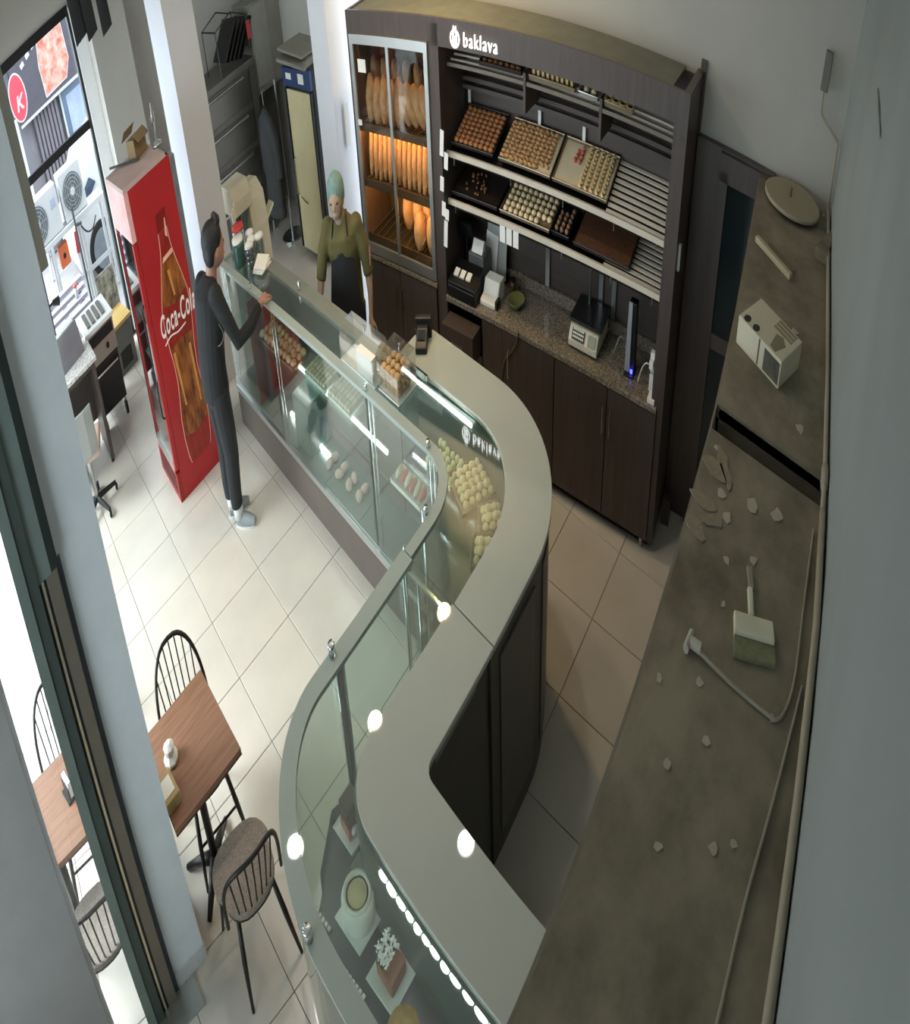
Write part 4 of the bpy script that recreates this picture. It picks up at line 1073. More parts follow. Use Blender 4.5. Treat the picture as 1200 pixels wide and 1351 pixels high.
def table(lab, x, y, rz):
    t = thing('cafe_table', lab, 'table', (x, y, 0), rz)
    MB().box(-.265, .265, -.30, .30, .722, .75).build('tabletop', M_ttop, t, bevel=.003)
    MB().box(-.266, .266, -.301, .301, .716, .722).build('tabletop_edge', wood('table_edge', '#4f3626', '#6a4a33'), t)
    MB().cyl((0, 0, .07), (0, 0, .70), .028).build('column', M_chair, t, smooth=True)
    MB().box(-.16, .16, -.16, .16, .70, .716).build('top_plate', M_chair, t)
    for k in range(4):
        a = k * pi / 2 + .78
        MB().tube([(0, 0, .10), (.12 * cos(a), .12 * sin(a), .075), (.26 * cos(a), .26 * sin(a), .018)], [.04, .028, .018], 8).build('foot', M_chair, t, smooth=True)
table('small brown square table beside the white pillar', -.135, -4.36, .04)
t = thing('tissue_box', 'tan box with a white card on the indoor table', 'box', (-.36, -4.50, .751), .1)
MB().box(-.06, .06, -.08, .08, 0, .055).build('box', mat('tan_card', '#b39a6a', .7, vary=.06), t, bevel=.003)
MB().box(-.04, .04, -.05, .05, .0555, .058).build('card', M_paper, t)
t = thing('tissue', 'crumpled white tissue on the indoor table', 'tissue', (-.27, -4.34, .751))
b = MB(); b.lathe([(0, 0), (.05, .004), (.055, .02), (.035, .045), (.04, .075), (.016, .095), (0, .09)], 9); b.build('tissue', M_paper, t, smooth=False)
# second table set, built as real furniture behind the side glass
table('brown table behind the narrow side glass', -1.19, -3.96, .04)
chair('spindle chair beyond the second table, behind the side glass', -1.0, -3.60, radians(-90))
chair('spindle chair nearest the side glass', -1.01, -4.42, radians(88), None, .36)
t = thing('napkin_holder', 'dark napkin holder on the table behind the side glass', 'holder', (-.99, -3.95, .751), .3)
MB().box(-.04, .04, -.06, .06, 0, .012).build('base', M_black, t); MB().box(-.012, .012, -.05, .05, .012, .09).build('napkins', M_paper, t)
MB().box(.016, .022, -.055, .055, .012, .07).build('plate', M_black, t); MB().box(-.022, -.016, -.055, .055, .012, .07).build('plate', M_black, t)

# ------------------------------------------------------------------ people
def hand(b, W, d, up, side=1, curl=.35, s=1.):
    d = Vector(d).normalized(); up = Vector(up); up = (up - d * up.dot(d)).normalized(); r = d.cross(up) * side
    W = Vector(W)
    b.tube([W - d * .02 * s, W + d * .03 * s, W + d * .075 * s], [.024 * s, .030 * s, .028 * s], 10)
    b.tube([W + d * .02 * s - r * .014 * s, W + d * .08 * s - r * .02 * s], [.014 * s, .013 * s], 8)
    b.tube([W + d * .02 * s + r * .014 * s, W + d * .08 * s + r * .02 * s], [.014 * s, .013 * s], 8)
    for k, ln in enumerate((.070, .080, .074, .058)):
        p0 = W + d * .075 * s + r * (.030 - .020 * k) * s; pts = [p0]; ang = 0
        for q in range(3):
            ang += curl; dd = d * cos(ang) - up * sin(ang)
            pts.append(pts[-1] + dd * ln / 3 * s)
        b.tube(pts, [.0098 * s, .0092 * s, .0086 * s, .0072 * s], 8)
    p0 = W + d * .025 * s + r * .026 * s
    b.tube([p0, p0 + (d * .7 + r * .75) * .035 * s, p0 + (d * 1.0 + r * .75) * .058 * s - up * .01], [.013 * s, .0105 * s, .0085 * s], 8)

def human(lab, loc, rz, arms, hands, head, colours, shoes, sleeve_end, neck0, torso, feetdir, sc=1.):
    skin = mat('skin_' + lab[:8], colours['skin'], .55, vary=.05, scale=8)
    b = MB()
    # bare body: legs, torso core, arms, neck and head in one skin
    hx, hy, hz = head; nx, ny, nz = neck0
    b.tube([(-.04, 0, .84), (-.03, 0, 1.1), (torso[0], torso[1], 1.32), (nx, ny, nz - .04)], [.13, .12, .135, .07], 14, flat=.7)
    b.tube([(nx, ny, nz - .08), (nx * .5 + hx * .5 - .01, ny * .5 + hy * .5, (nz + hz) / 2 - .02), (hx - .015, hy, hz - .03)], [.062, .055, .056], 12)
    b.ell((hx, hy, hz), (.102, .080, .118), 18, 14)
    b.ell((hx + .035, hy, hz - .062), (.058, .054, .052), 14, 10)
    b.ell((hx + .098, hy, hz - .018), (.018, .012, .024), 10, 8)          # nose
    b.ell((hx + .082, hy, hz - .068), (.018, .026, .009), 10, 6)          # lips
    b.ell((hx + .078, hy, hz + .016), (.022, .055, .012), 10, 6)          # brow
    for s_ in (-1, 1): b.ell((hx - .008, hy + .076 * s_, hz - .012), (.022, .012, .034), 10, 8)   # ears
    for A in arms: b.tube([p[:3] for p in A], [p[3] * .78 for p in A], 10)
    for W, d, up, sd, cl in hands: hand(b, W, d, up, sd, cl)
    for s_ in (-1, 1): b.tube([(-.045, .085 * s_, .86), (-.02, .085 * s_, .5), (-.045, .08 * s_, .09), (-.03, .08 * s_, .05)], [.08, .055, .042, .045], 10)
    me = remeshed('person', b, .0068, 2); me.materials.append(skin)
    o = bpy.data.objects.new('person', me); COL.objects.link(o); o.location = loc; o.rotation_euler = (0, 0, rz); o.scale = (sc, sc, sc)
    tag(o, lab, 'person')
    for s_ in (-1, 1): MB().ell((hx + .088, hy + .032 * s_, hz + .002), (.010, .014, .008), 8, 6).build('eye', mat('eye', '#1d1a18', .3), o, smooth=True)
    # top
    b = MB()
    b.tube([(-.045, 0, .84), (-.045, 0, .98), (-.02, 0, 1.14), (torso[0], torso[1], 1.30), (torso[0] + .01, torso[1], 1.39), (nx - .01, ny, nz - .03), (nx, ny, nz + .012)], [.172, .170, .172, .188, .176, .110, .068], 18, flat=.80)
    for A in arms:
        P = [p for p in A if p[4]]
        b.tube([p[:3] for p in P], [p[3] for p in P], 12)
        b.ell(A[0][:3], (.075, .075, .07), 12, 8)
    me = remeshed('top', b, .011, 3); link('top', me, mat('top_' + lab[:8], colours['top'], .85, vary=.12, scale=9, bump=.25, bscale=14), o)
    # trousers
    b = MB()
    b.tube([(-.045, 0, .98), (-.045, 0, .86), (-.045, 0, .80)], [.160, .170, .13], 16, flat=.80)
    for s_ in (-1, 1): b.tube([(-.045, .082 * s_, .88), (-.03, .085 * s_, .66), (-.02, .085 * s_, .48), (-.045, .08 * s_, .24), (-.045, .08 * s_, .145)], [.106, .096, .082, .072, .066], 12)
    me = remeshed('trousers', b, .011, 3); link('trousers', me, mat('trousers_' + lab[:8], colours['trousers'], .85, vary=.12, scale=9, bump=.25, bscale=12), o)
    for s_, a in zip((-1, 1), feetdir):
        c = Vector((-.03, .08 * s_, 0)); d = Vector((cos(a), sin(a), 0))
        b = MB()
        b.tube([c - d * .055 + Vector((0, 0, .045)), c + d * .02 + Vector((0, 0, .05)), c + d * .11 + Vector((0, 0, .036)), c + d * .185 + Vector((0, 0, .026))], [.036, .05, .045, .030], 12, flat=1.0)
        b.tube([c + Vector((0, 0, .04)), c + Vector((0, 0, .10))], [.048, .046], 12)
        me = remeshed('shoe', b, .009, 2); sh = link('shoe', me, mat('shoe_' + lab[:8], shoes, .6, vary=.08), o)
        s2 = MB(); poly = []
        for i in range(16):
            th = 2 * pi * i / 16; q = c + d * (.062 + .135 * cos(th)) + d.cross(Vector((0, 0, 1))) * .046 * sin(th); poly.append((q.x, q.y))
        s2.prism(poly, 0, .016).build('sole', mat('sole', '#c9c9c4', .7), sh)
        MB().tube([c + Vector((-.012, 0, .07)), c + Vector((-.014, 0, .17))], .053, 12).build('sock', mat('sock', '#d9d9d6', .8), o, smooth=True)
    return o
# customer at the counter, dressed in black, right hand on the glass
RA = [(.045, -.165, 1.40, .068, 1), (.09, -.235, 1.28, .060, 1), (.17, -.275, 1.12, .054, 1), (.33, -.26, 1.125, .047, 1), (.475, -.225, 1.165, .038, 1), (.50, -.22, 1.17, .030, 0)]
LA = [(.045, .165, 1.40, .068, 1), (.06, .235, 1.27, .060, 1), (.05, .255, 1.11, .054, 1), (.10, .25, .98, .047, 1), (.14, .235, .86, .038, 1), (.145, .233, .84, .030, 0)]
cu = human('man in black sweater and trousers leaning on the glass counter', (1.27, -2.33, 0), radians(0), [RA, LA],
      [((.50, -.22, 1.172), (1, .15, .02), (0, 0, 1), 1, .30), ((.145, .233, .84), (.2, 0, -1), (1, 0, 0), -1, .3)],
      (.16, -.045, 1.605), {'skin': '#a57b66', 'top': '#1e2022', 'trousers': '#232527'}, '#8b9093', None, (.065, -.02, 1.475), (.02, -.01), (radians(-52), radians(-20)))
b = MB(); b.ell((.140, -.045, 1.652), (.112, .093, .105), 18, 14); b.ell((.090, -.045, 1.60), (.058, .083, .085), 14, 10); b.tube([(.19, -.045, 1.735), (.245, -.045, 1.715)], [.05, .028], 8, flat=1.4)
link('hair', remeshed('hair', b, .009, 2), mat('black_hair', '#17181b', .55, vary=.25, scale=60, bump=.5, bscale=120), cu)
MB().tube(smoothline([(.0, -.185, 1.30), (.05, -.20, 1.20), (.0, -.18, 1.15), (-.10, -.10, 1.18)]), .004, 5).build('strap', mat('grey_strap', '#7f7b76', .7), cu)
# shop worker behind the counter
RA = [(.03, -.165, 1.40, .066, 1), (.07, -.235, 1.28, .060, 1), (.12, -.27, 1.13, .056, 1), (.20, -.28, 1.04, .036, 0), (.32, -.29, .96, .028, 0)]
LA = [(.03, .165, 1.40, .066, 1), (.03, .235, 1.26, .060, 1), (.02, .265, 1.09, .056, 1), (.05, .275, .98, .038, 0), (.09, .27, .84, .028, 0)]
em = human('shop worker in olive shirt, dark apron and hair net behind the counter', (2.66, -2.87, 0), radians(218), [RA, LA],
      [((.32, -.29, .96), (.8, -.05, -.55), (0, 0, 1), 1, .25), ((.09, .27, .84), (.2, 0, -1), (1, 0, 0), -1, .3)],
      (.115, -.01, 1.60), {'skin': '#a9907a', 'top': '#5f5a34', 'trousers': '#2a2a2c'}, '#26282a', None, (.055, 0, 1.475), (.02, 0), (radians(0), radians(10)), .94)
b = MB(); b.ell((.095, -.01, 1.635), (.112, .094, .118), 18, 14); b.ell((.04, -.01, 1.60), (.072, .082, .09), 14, 10)
link('hair_net', remeshed('hair_net', b, .009, 2), mat('hair_net', '#6f8f8c', .7, vary=.15, scale=40, bump=.4, bscale=80), em)
b = MB()
rows = [(1.33, .105, .162), (1.20, .135, .165), (1.05, .165, .165), (.95, .185, .17), (.75, .19, .165), (.55, .185, .15)]
A_, B2 = [], []
vs = []; fs = []
for k, (z, hw, dx) in enumerate(rows):
    for i in range(9):
        th = -1 + i / 4; vs.append((dx * .88 * (1 - .38 * th * th) + .016, hw * th, z))
n = len(vs); vs += [(x + .008, y, z) for x, y, z in vs]
for k in range(len(rows) - 1):
    for i in range(8):
        q = k * 9 + i; fs += [(q, q + 1, q + 10, q + 9), (n + q, n + q + 9, n + q + 10, n + q + 1)]
b.add(vs, fs)
b.build('apron', mat('apron', '#1f2124', .8, vary=.1, bump=.2, bscale=12), em, smooth=True)
for s_ in (-1, 1): MB().tube(smoothline([(.135, .095 * s_, 1.33), (.125, .085 * s_, 1.40), (.07, .07 * s_, 1.47), (-.03, .05 * s_, 1.465)]), .011, 6).build('apron_strap', mat('apron', '#1f2124', .8), em)
MB().rbox((.03, .30, 1.20), (.055, .006, .10), (0, 0, 0)).build('sleeve_badge', mat('badge', '#d9c2b8', .5, 0, 0, 20, col2='#a8564c'), em)

# ------------------------------------------------------------------ kitchen corner at the far end
M_kdark = mat('oven_dark', '#6c6963', .5, .4, .1)
def oven():
    t = thing('deck_oven', 'large dark grey deck oven with horizontal doors in the kitchen corner', 'oven', (3.45, 1.30, 0))
    MB().box(-.62, .56, -.30, .45, .10, 1.62).build('body', M_kdark, t, bevel=.01)
    for k in range(4):
        d = MB().box(-.58, .40, -.33, -.30, .25 + .34 * k, .53 + .34 * k).build('oven_door', mat('oven_door', '#5f5c57', .35, .5, .1), t, bevel=.006)
        MB().tube([(-.45, -.33, .50 + .34 * k), (-.45, -.37, .50 + .34 * k), (.28, -.37, .50 + .34 * k), (.28, -.33, .50 + .34 * k)], .012, 6).build('oven_handle', M_steel, d)
    MB().box(.42, .54, -.325, -.30, .3, 1.55).build('control_panel', mat('oven_panel', '#6a675f', .4, .5), t)
    for x in (-.55, .55):
        for y in (-.25, .38): MB().cyl((x, y, 0), (x, y, .1), .025).build('foot', M_steel, t)
oven()
t = thing('wall_box', 'grey metal cupboard hung above the oven', 'cupboard', (4.32, 1.28, 0))
MB().box(-.30, .30, -.26, .27, 1.25, 2.06).build('body', mat('grey_enamel', '#8b8a80', .5, .2, .08), t, bevel=.008)
MB().box(-.28, .02, -.275, -.26, 1.28, 2.03).build('door', mat('grey_enamel2', '#98978c', .5, .2, .08), t)
MB().ell((.05, 0, 2.09), (.05, .05, .05), 10, 8).build('cap', mat('grey_enamel', '#8b8a80', .5), t, smooth=True)
t = thing('tray_rack', 'black baking trays leaning in a wire rack above the oven', 'rack', (3.50, 1.16, 1.621))
for k in range(5): MB().rbox((.10 + .075 * k, 0, .26 - .015 * k), (.022, .42, .40), (0, .75, 0)).build('baking_tray', mat('black_tray', '#23211f', .5, .4), t)
b = MB()
for y in (-.24, .24): b.tube([(-.15, y, .01), (-.15, y, .42), (.15, y, .5), (.42, y, .40), (.42, y, .01)], .008, 6)
b.tube([(-.15, -.24, .42), (-.15, .24, .42)], .008, 6); b.tube([(.42, -.24, .2), (.42, .24, .2)], .008, 6)
b.build('wire_frame', M_black, t)
MB().box(.40, .46, -.26, -.24, .18, .34).build('red_tag', mat('red_tag', '#b0373c', .5), t)
def slicer():
    t = thing('bread_slicer', 'cream enamel bread slicing machine in the kitchen corner', 'machine', (2.88, -.30, 0))
    MB().prismx([(-.20, 0), (.25, 0), (.25, .70), (.22, 1.04), (.0, 1.06), (-.16, .98), (-.20, .75)], -.06, .20).build('column', M_cream, t, bevel=.012)
    MB().prismx([(-.20, .95), (.2, .95), (.2, 1.10), (.15, 1.16), (-.12, 1.16), (-.20, 1.06)], -.32, -.02).build('head', M_cream, t, bevel=.012)
    MB().box(-.30, -.06, -.16, .18, .45, .56).build('loaf_table', M_steel, t)
    MB().box(-.30, .18, -.18, .24, .0, .44).build('base', M_kdark, t, bevel=.01)
    MB().tube([(-.28, -.16, .56), (-.25, -.16, .80), (-.18, -.14, .95)], .012, 6).build('lever', M_steel, t)
    for k in range(5): MB().box(-.26 + .04 * k, -.255 + .04 * k, -.1, .1, .56, .95).build('blade', M_steel, t)
    MB().rbox((.27, -.05, .74), (.22, .12, .03), (0, -.55, 0)).build('side_arm', M_cream, t, bevel=.006)
slicer()
def yfridge():
    t = thing('upright_freezer', 'tall cream-yellow freezer with a blue header in the kitchen', 'fridge', (4.25, -.28, 0))
    MB().box(-.27, .33, -.36, .36, .04, 1.60).build('body', M_black, t, bevel=.008)
    MB().box(-.30, -.27, -.30, .30, .06, 1.41).build('door', mat('yellowed_door', '#d6cb9f', .45, vary=.05), t, bevel=.006)
    MB().box(-.31, -.27, -.36, .36, 1.44, 1.59).build('header', mat('blue_header', '#2c4470', .4, vary=.1), t)
    MB().box(-.314, -.31, -.20, -.06, 1.48, 1.56).build('header_sticker', M_paper, t); MB().box(-.314, -.31, .12, .26, 1.50, 1.55).build('header_sticker', M_paper, t)
    MB().box(-.305, -.27, .31, .345, .06, 1.42).build('door_edge', M_black, t); MB().box(-.305, -.27, -.345, -.31, .06, 1.42).build('door_edge', M_black, t)
    MB().tube([(-.30, .26, .85), (-.34, .26, .83), (-.34, .26, .55), (-.30, .26, .53)], .008, 6).build('handle', M_steel, t)
    MB().tube([(-.315, .20, .52), (-.318, .10, .50), (-.315, .02, .49)], .005, 5).build('scratch_strip', M_black, t)
    for y in (-.3, .3): MB().cyl((.0, y, 0), (.0, y, .05), .03).build('foot', M_rubber, t)
yfridge()
t = thing('carton', 'flattened grey carton lying on the kitchen freezer', 'box', (4.18, -.20, 1.601), .1)
MB().rbox((0, 0, .05), (.56, .62, .03), (.10, -.06, 0)).build('cardboard_sheet', mat('grey_card', '#8d897c', .8, vary=.1), t)
MB().rbox((0, .05, .10), (.50, .5, .02), (.16, .05, .1)).build('cardboard_sheet', mat('grey_card', '#8d897c', .8), t)
MB().box(-.2, .2, -.28, -.2, 0, .04).build('crumple', mat('grey_card', '#8d897c', .8), t)
t = thing('work_coats', 'dark work coats hanging beside the yellow freezer', 'coat', (3.82, .55, 0))
b = MB()
b.tube([(0, 0, 1.25), (0, 0, 1.18), (0, 0, .95), (.02, 0, .6), (.02, 0, .30)], [.04, .14, .19, .20, .22], 14, flat=.5)
for s_ in (-1, 1): b.tube([(0, .12 * s_, 1.16), (.03, .2 * s_, .95), (.03, .22 * s_, .65)], [.06, .07, .055], 10)
link('coat', remeshed('coat', b, .015, 2), mat('dark_cloth', '#3e3f40', .9, vary=.2, bump=.3, bscale=10), t)
MB().tube([(0, 0, 1.28), (0, 0, 1.40), (.03, 0, 1.42), (.03, 0, 1.38)], .006, 6).build('hook', M_steel, t)
MB().tube([(.25, 0, 0), (.25, 0, 1.42), (0, 0, 1.42)], .015, 8).build('stand', M_steel, t)
MB().lathe([(0, 0), (.18, 0), (.18, .02), (0, .03)], 16, (.25, 0, 0)).build('stand_base', M_steel, t)
tag(MB().box(3.50, 3.56, -1.978, -1.972, 1.33, 1.62).build('notice', M_paper), 'narrow white notice taped to the pillar beside the bread case', 'notice')

# ------------------------------------------------------------------ front corner: granite desk, grill, chair
def desk():
    t = thing('granite_desk', 'dark desk with a white speckled granite top by the entrance', 'desk', (0, .14, 0))
    MB().box(-.43, .41, -.30, .32, .82, .85).build('granite_top', granite('white_granite', '#f0efec', '#4a4742', '#d6d3cc', 35), t, bevel=.004)
    MB().box(-.40, .38, -.27, .29, .78, .82).build('frame', M_dark, t)
    MB().box(.33, .38, -.27, .29, .03, .78).build('side_panel', M_dark, t)
    MB().box(-.40, -.36, -.27, .29, .03, .78).build('side_panel', M_dark, t)
    MB().box(-.36, .33, .25, .28, .2, .78).build('back_panel', M_dark, t)
    MB().tube(smoothline([(.39, -.10, .62), (.40, -.05, .66), (.40, .05, .64), (.39, .08, .50)]), .008, 6).build('bag_hook', M_black, t)
    for x in (-.38, .35):
        for y in (-.24, .26): MB().cyl((x, y, 0), (x, y, .03), .02).build('foot', M_rubber, t)
desk()
t = thing('steel_cover', 'grey steel box standing on the granite desk', 'box', (.12, .22, .851), .25)
MB().prismx([(-.12, 0), (.10, 0), (.10, .24), (-.02, .24)], -.18, .18).build('body', mat('steel_cover', '#8e9196', .4, .5, .08), t, bevel=.006)
MB().box(-.15, .15, .0, .09, .241, .25).build('lid', M_white, t)
t = thing('gooseneck_lamp', 'black gooseneck lamp at the back of the granite desk', 'lamp', (-.10, .36, .851))
MB().lathe([(0, 0), (.05, 0), (.05, .012), (0, .02)], 14).build('base', M_black, t, smooth=True)
MB().tube(smoothline([(0, 0, .02), (-.01, 0, .2), (.0, 0, .36), (.08, 0, .45), (.18, .02, .46)]), .011, 8).build('neck', M_black, t, smooth=True)
MB().tube([(.16, .02, .46), (.26, .03, .43)], [.02, .04], 12).build('shade', M_black, t)
def grill():
    t = thing('grill_cart', 'steel grill trolley with a dark lower cabinet and wheels', 'grill', (.62, .62, 0))
    MB().box(-.22, .20, -.28, .30, .58, .84).build('body', mat('grill_steel', '#a8a49a', .35, .7, .06), t, bevel=.006)
    MB().box(-.24, .22, -.30, .32, .84, .875).build('top_plate', M_white, t, bevel=.004)
    MB().box(-.20, .18, -.286, -.28, .73, .82).build('drip_slot', M_black, t)
    MB().lathe([(0, 0), (.026, 0), (.022, .02), (0, .022)], 14, (0, 0, 0)).build('knob', M_black, t, loc=(.06, -.28, .66), rot=(radians(90), 0, 0))
    MB().box(-.21, .19, -.26, .28, .16, .58).build('cabinet', M_black, t, bevel=.004)
    MB().tube([(-.18, -.26, .50), (-.18, -.30, .50), (.16, -.30, .50), (.16, -.26, .50)], .008, 6).build('handle', M_steel, t)
    for x in (-.18, .16):
        for y in (-.22, .24):
            MB().cyl((x - .015, y, .06), (x + .015, y, .06), .06, n=16).build('wheel', M_rubber, t)
            MB().box(x - .012, x + .012, y - .012, y + .012, .06, .16).build('fork', M_steel, t)
    for k in range(4): MB().box(-.16 + .08 * k, -.11 + .08 * k, -.2, .2, .876, .89).build('grate', M_kdark, t)
grill()
t = thing('crate_table', 'grey crate with a yellow wooden top inside the entrance', 'crate', (1.06, 1.36, 0), .1)
MB().box(-.17, .17, -.22, .22, 0, .42).build('body', mat('grey_crate', '#6e6f6c', .5, vary=.08), t, bevel=.006)
MB().box(-.19, .19, -.24, .24, .42, .45).build('wooden_top', wood('pine', '#c8a55a', '#e2c683'), t)
MB().box(-.10, .10, -.225, -.22, .05, .2).build('opening', M_black, t)
t = thing('menu_board', 'printed menu board leaning behind the yellow crate', 'board', (1.08, 1.66, 0))
MB().rbox((0, 0, .55), (.34, .02, .5), (-.12, 0, 0)).build('board', mat('menu_print', '#b9b9ae', .6, 0, 0, 14, col2='#4c4a46'), t)
MB().box(-.15, -.13, -.03, .0, 0, .32).build('leg', M_alu, t); MB().box(.13, .15, -.03, .0, 0, .32).build('leg', M_alu, t)
def ochair():
    t = thing('swivel_chair', 'swivel chair with tan seat and grey back in front of the granite desk', 'chair', (-.02, -.58, 0), radians(75))
    MB().prism([(-.20, -.20), (.20, -.21), (.22, .0), (.20, .21), (-.20, .20)], .46, .53).build('seat', mat('tan_leather', '#c3a594', .5, vary=.1), t, bevel=.02)
    pts = [(-.20 - .06 * (1 - (y / .2) ** 2), y) for y in (-.2, -.1, 0, .1, .2)]
    MB().band(pts, [(x - .03, y) for x, y in pts], .52, .86).build('backrest', mat('grey_shell', '#9a9c99', .5, vary=.06), t, bevel=.01)
    MB().cyl((0, 0, .08), (0, 0, .46), .025).build('post', M_steel, t)
    for k in range(5):
        a = k * 2 * pi / 5
        l = MB().tube([(0, 0, .10), (.28 * cos(a), .28 * sin(a), .065)], [.028, .018], 8).build('leg', M_black, t)
        MB().ell((.28 * cos(a), .28 * sin(a), .03), (.03, .018, .03), 10, 8).build('caster', M_rubber, l, smooth=True)
ochair()
for k, (x, y, z, n) in enumerate(((1.32, 1.0, 2.74, 3), (1.50, 1.0, 2.70, 2), (1.72, 1.0, 2.65, 2))):
    for q in range(n):
        tag(MB().prismy([(-.055, 0), (.055, .03), (.05, .62), (-.05, .62)], -.004, .004).build('banner_strip', mat('black_banner', '#2b2d2c', .7, vary=.1), loc=(x + .06 * q, y + .02 * q, z + .01 * q), rot=(0, 0, .1)),
            'dark hanging strip above the entrance, ' + ('left cluster', 'middle cluster', 'right cluster')[k], 'banner', ('left', 'middle', 'right')[k] + ' strips')
tag(MB().box(1.2, 1.95, .99, 1.07, 3.30, 3.60).build('curtain_box', M_ceil), 'white box on the ceiling that the dark strips hang from', 'box')
# ------------------------------------------------------------------ street outside
struct(MB().box(-14, 14, 2.0, 16, -.14, -.02).build('pavement', mat('pavement', '#7b7b7c', .85, vary=.1, scale=3)))
struct(MB().box(-14, -2.4, -8, 2.0, -.14, -.02).build('pavement', mat('pavement', '#a9a9a6', .85)))
M_owhite = mat('outdoor_off_white', '#b4b8ba', .5, vary=.05)  # off-white for outdoor things, kept low against overexposure
M_fac = mat('facade_grey', '#6a686c', .7, vary=.06)
def shop_front():
    t = thing('street_shop', 'shop across the street with a dark sign board and grey shutters', 'building', (1.5, 7.0, 0))
    MB().box(-1.6, 4.5, .25, .5, 0, 6.5).build('wall', M_fac, t)
    MB().box(-.6, 4.5, 0, .25, 1.89, 3.05).build('sign_board', mat('sign_board', '#423e45', .5, vary=.06), t)
    MB().box(-.6, 4.5, -.02, .01, 1.87, 1.91).build('sign_edge', M_owhite, t)
    # food picture on the sign
    pic = [(.50 + .40 * cos(a * pi / 12) , 2.40 + .36 * sin(a * pi / 12)) for a in range(24)]
    MB().prismy([(.14, 1.96), (.72, 1.98), (.86, 2.2), (.84, 2.7), (.55, 2.83), (.2, 2.75), (.12, 2.4)], -.012, 0).build('sign_picture', mat('food_photo', '#a8442f', .6, 0, 0, 7, col2='#b9a897'), t)
    MB().tube([(.14, -.014, 1.96), (.72, -.014, 1.98), (.86, -.014, 2.2), (.84, -.014, 2.7), (.55, -.014, 2.83), (.2, -.014, 2.75), (.12, -.014, 2.4), (.14, -.014, 1.96)], .008, 5).build('picture_border', M_owhite, t)
    MB().prismy([(1.05, 2.2), (1.25, 2.1), (1.35, 2.3), (1.3, 2.7), (1.1, 2.75), (1.02, 2.5)], -.012, 0).build('sign_picture', mat('food_photo_white', '#e9e4df', .6, 0, 0, 9, col2='#b9857c'), t)
    b = MB()
    for k in range(5): b.rbox((-.25 + .17 * k, -.012, 2.60 + .06 * k), (.10, .01, .07), (0, -.3, 0))
    b.build('sign_marks', M_owhite, t)
    gw = mat('shop_glass', '#5f6f83', .15, vary=.1, scale=1.5)
    for k, (x0, x1) in enumerate(((.50, 1.18), (1.26, 2.1), (2.2, 3.2))):
        w_ = MB().box(x0, x1, .18, .25, .25, 1.87).build('window', gw, t)
        MB().box(x0 - .04, x0, .14, .25, .2, 1.87).build('window_frame', M_owhite, w_)
        MB().box(x0, x1, .14, .25, 1.15, 1.20).build('window_frame', M_owhite, w_)
        MB().box(x0 + .12, x1 - .15, .165, .18, 1.22, 1.75).build('window_poster', mat('pale_poster', '#98a3b8', .5), w_)
    sh = MB().box(-.3, .40, .16, .25, .1, 1.87).build('shutter', mat('dark_shutter', '#34313a', .5, vary=.1), t)
    for k in range(7): MB().box(-.26 + .095 * k, -.20 + .095 * k, .13, .16, .12, 1.85).build('shutter_rib', M_fac, sh)
    MB().box(-1.6, 4.5, -.5, .25, 3.4, 3.5).build('ledge', M_owhite, t)
shop_front()
t = thing('oval_sign', 'red oval sign with a white rim on a pole outside', 'sign', (.70, 6.0, 0), -.1)
MB().cyl((0, 0, 0), (0, 0, 2.15), .035).build('pole', M_owhite, t)
el = lambda a_, c_: [(.17 + a_ * cos(k * pi / 12), 2.36 + c_ * sin(k * pi / 12)) for k in range(24)]
MB().prismy(el(.20, .31), -.02, .02).build('rim', M_owhite, t)
MB().prismy(el(.18, .29), -.028, -.02).build('red_face', mat('sign_red', '#b83a44', .4, vary=.05), t)
me = text_mesh('sign_letter', 'K', .26, .002, .3, .004); me.materials.append(M_owhite)
o = link('sign_letter', me, M_owhite, t); o.rotation_euler = (radians(90), 0, 0); o.location = (.17, -.032, 2.28)
def ac(lab, x0, x1, y, z0, z1, fx):
    t = thing('air_conditioner', lab, 'air conditioner', ((x0 + x1) / 2, y, z0))
    X = (x1 - x0) / 2; H = z1 - z0
    MB().box(-X, X, 0, .32, 0, H).build('casing', M_owhite, t, bevel=.01)
    MB().lathe([(.0, 0), (.20, 0), (.20, .012), (0, .012)], 28).build('fan_recess', mat('fan_dark', '#5a6166', .5), t, loc=(fx, 0, H / 2), rot=(radians(90), 0, 0))
    b = MB()
    for r in (.06, .1, .14, .18): b.tube([(fx + r * cos(k * pi / 12), -.016, H / 2 + r * sin(k * pi / 12)) for k in range(25)], .005, 5)
    for k in range(8): b.tube([(fx, -.018, H / 2), (fx + .19 * cos(k * pi / 4), -.018, H / 2 + .19 * sin(k * pi / 4))], .004, 5)
    b.build('fan_guard', mat('guard_grey', '#8a9094', .5), t)
    MB().lathe([(0, 0), (.045, 0), (.04, .01), (0, .01)], 16).build('fan_hub', M_owhite, t, loc=(fx, -.02, H / 2), rot=(radians(90), 0, 0))
    MB().box(X - .16, X - .06, -.004, 0, H * .55, H * .75).build('data_plate', mat('pale_poster', '#98a3b8', .5), t)
ac('white outdoor air conditioner at the left end of its stand', .27, .88, 3.6, 1.0, 1.50, -.16)
ac('white outdoor air conditioner at the right, nearer the car', .95, 1.42, 3.6, 1.0, 1.52, .0)
t = thing('metal_stand', 'white metal stand under the outdoor air conditioners', 'stand', (.95, 3.75, 0))
MB().box(-.72, .80, -.22, .18, .94, .995).build('shelf', M_owhite, t)
for x in (-.70, -.38, .25, .76):
    for y in (-.20, .16): MB().box(x - .025, x + .025, y - .025, y + .025, 0, .94).build('leg', M_owhite, t)
MB().box(-.70, .78, -.20, -.17, .35, .40).build('rail', M_owhite, t)
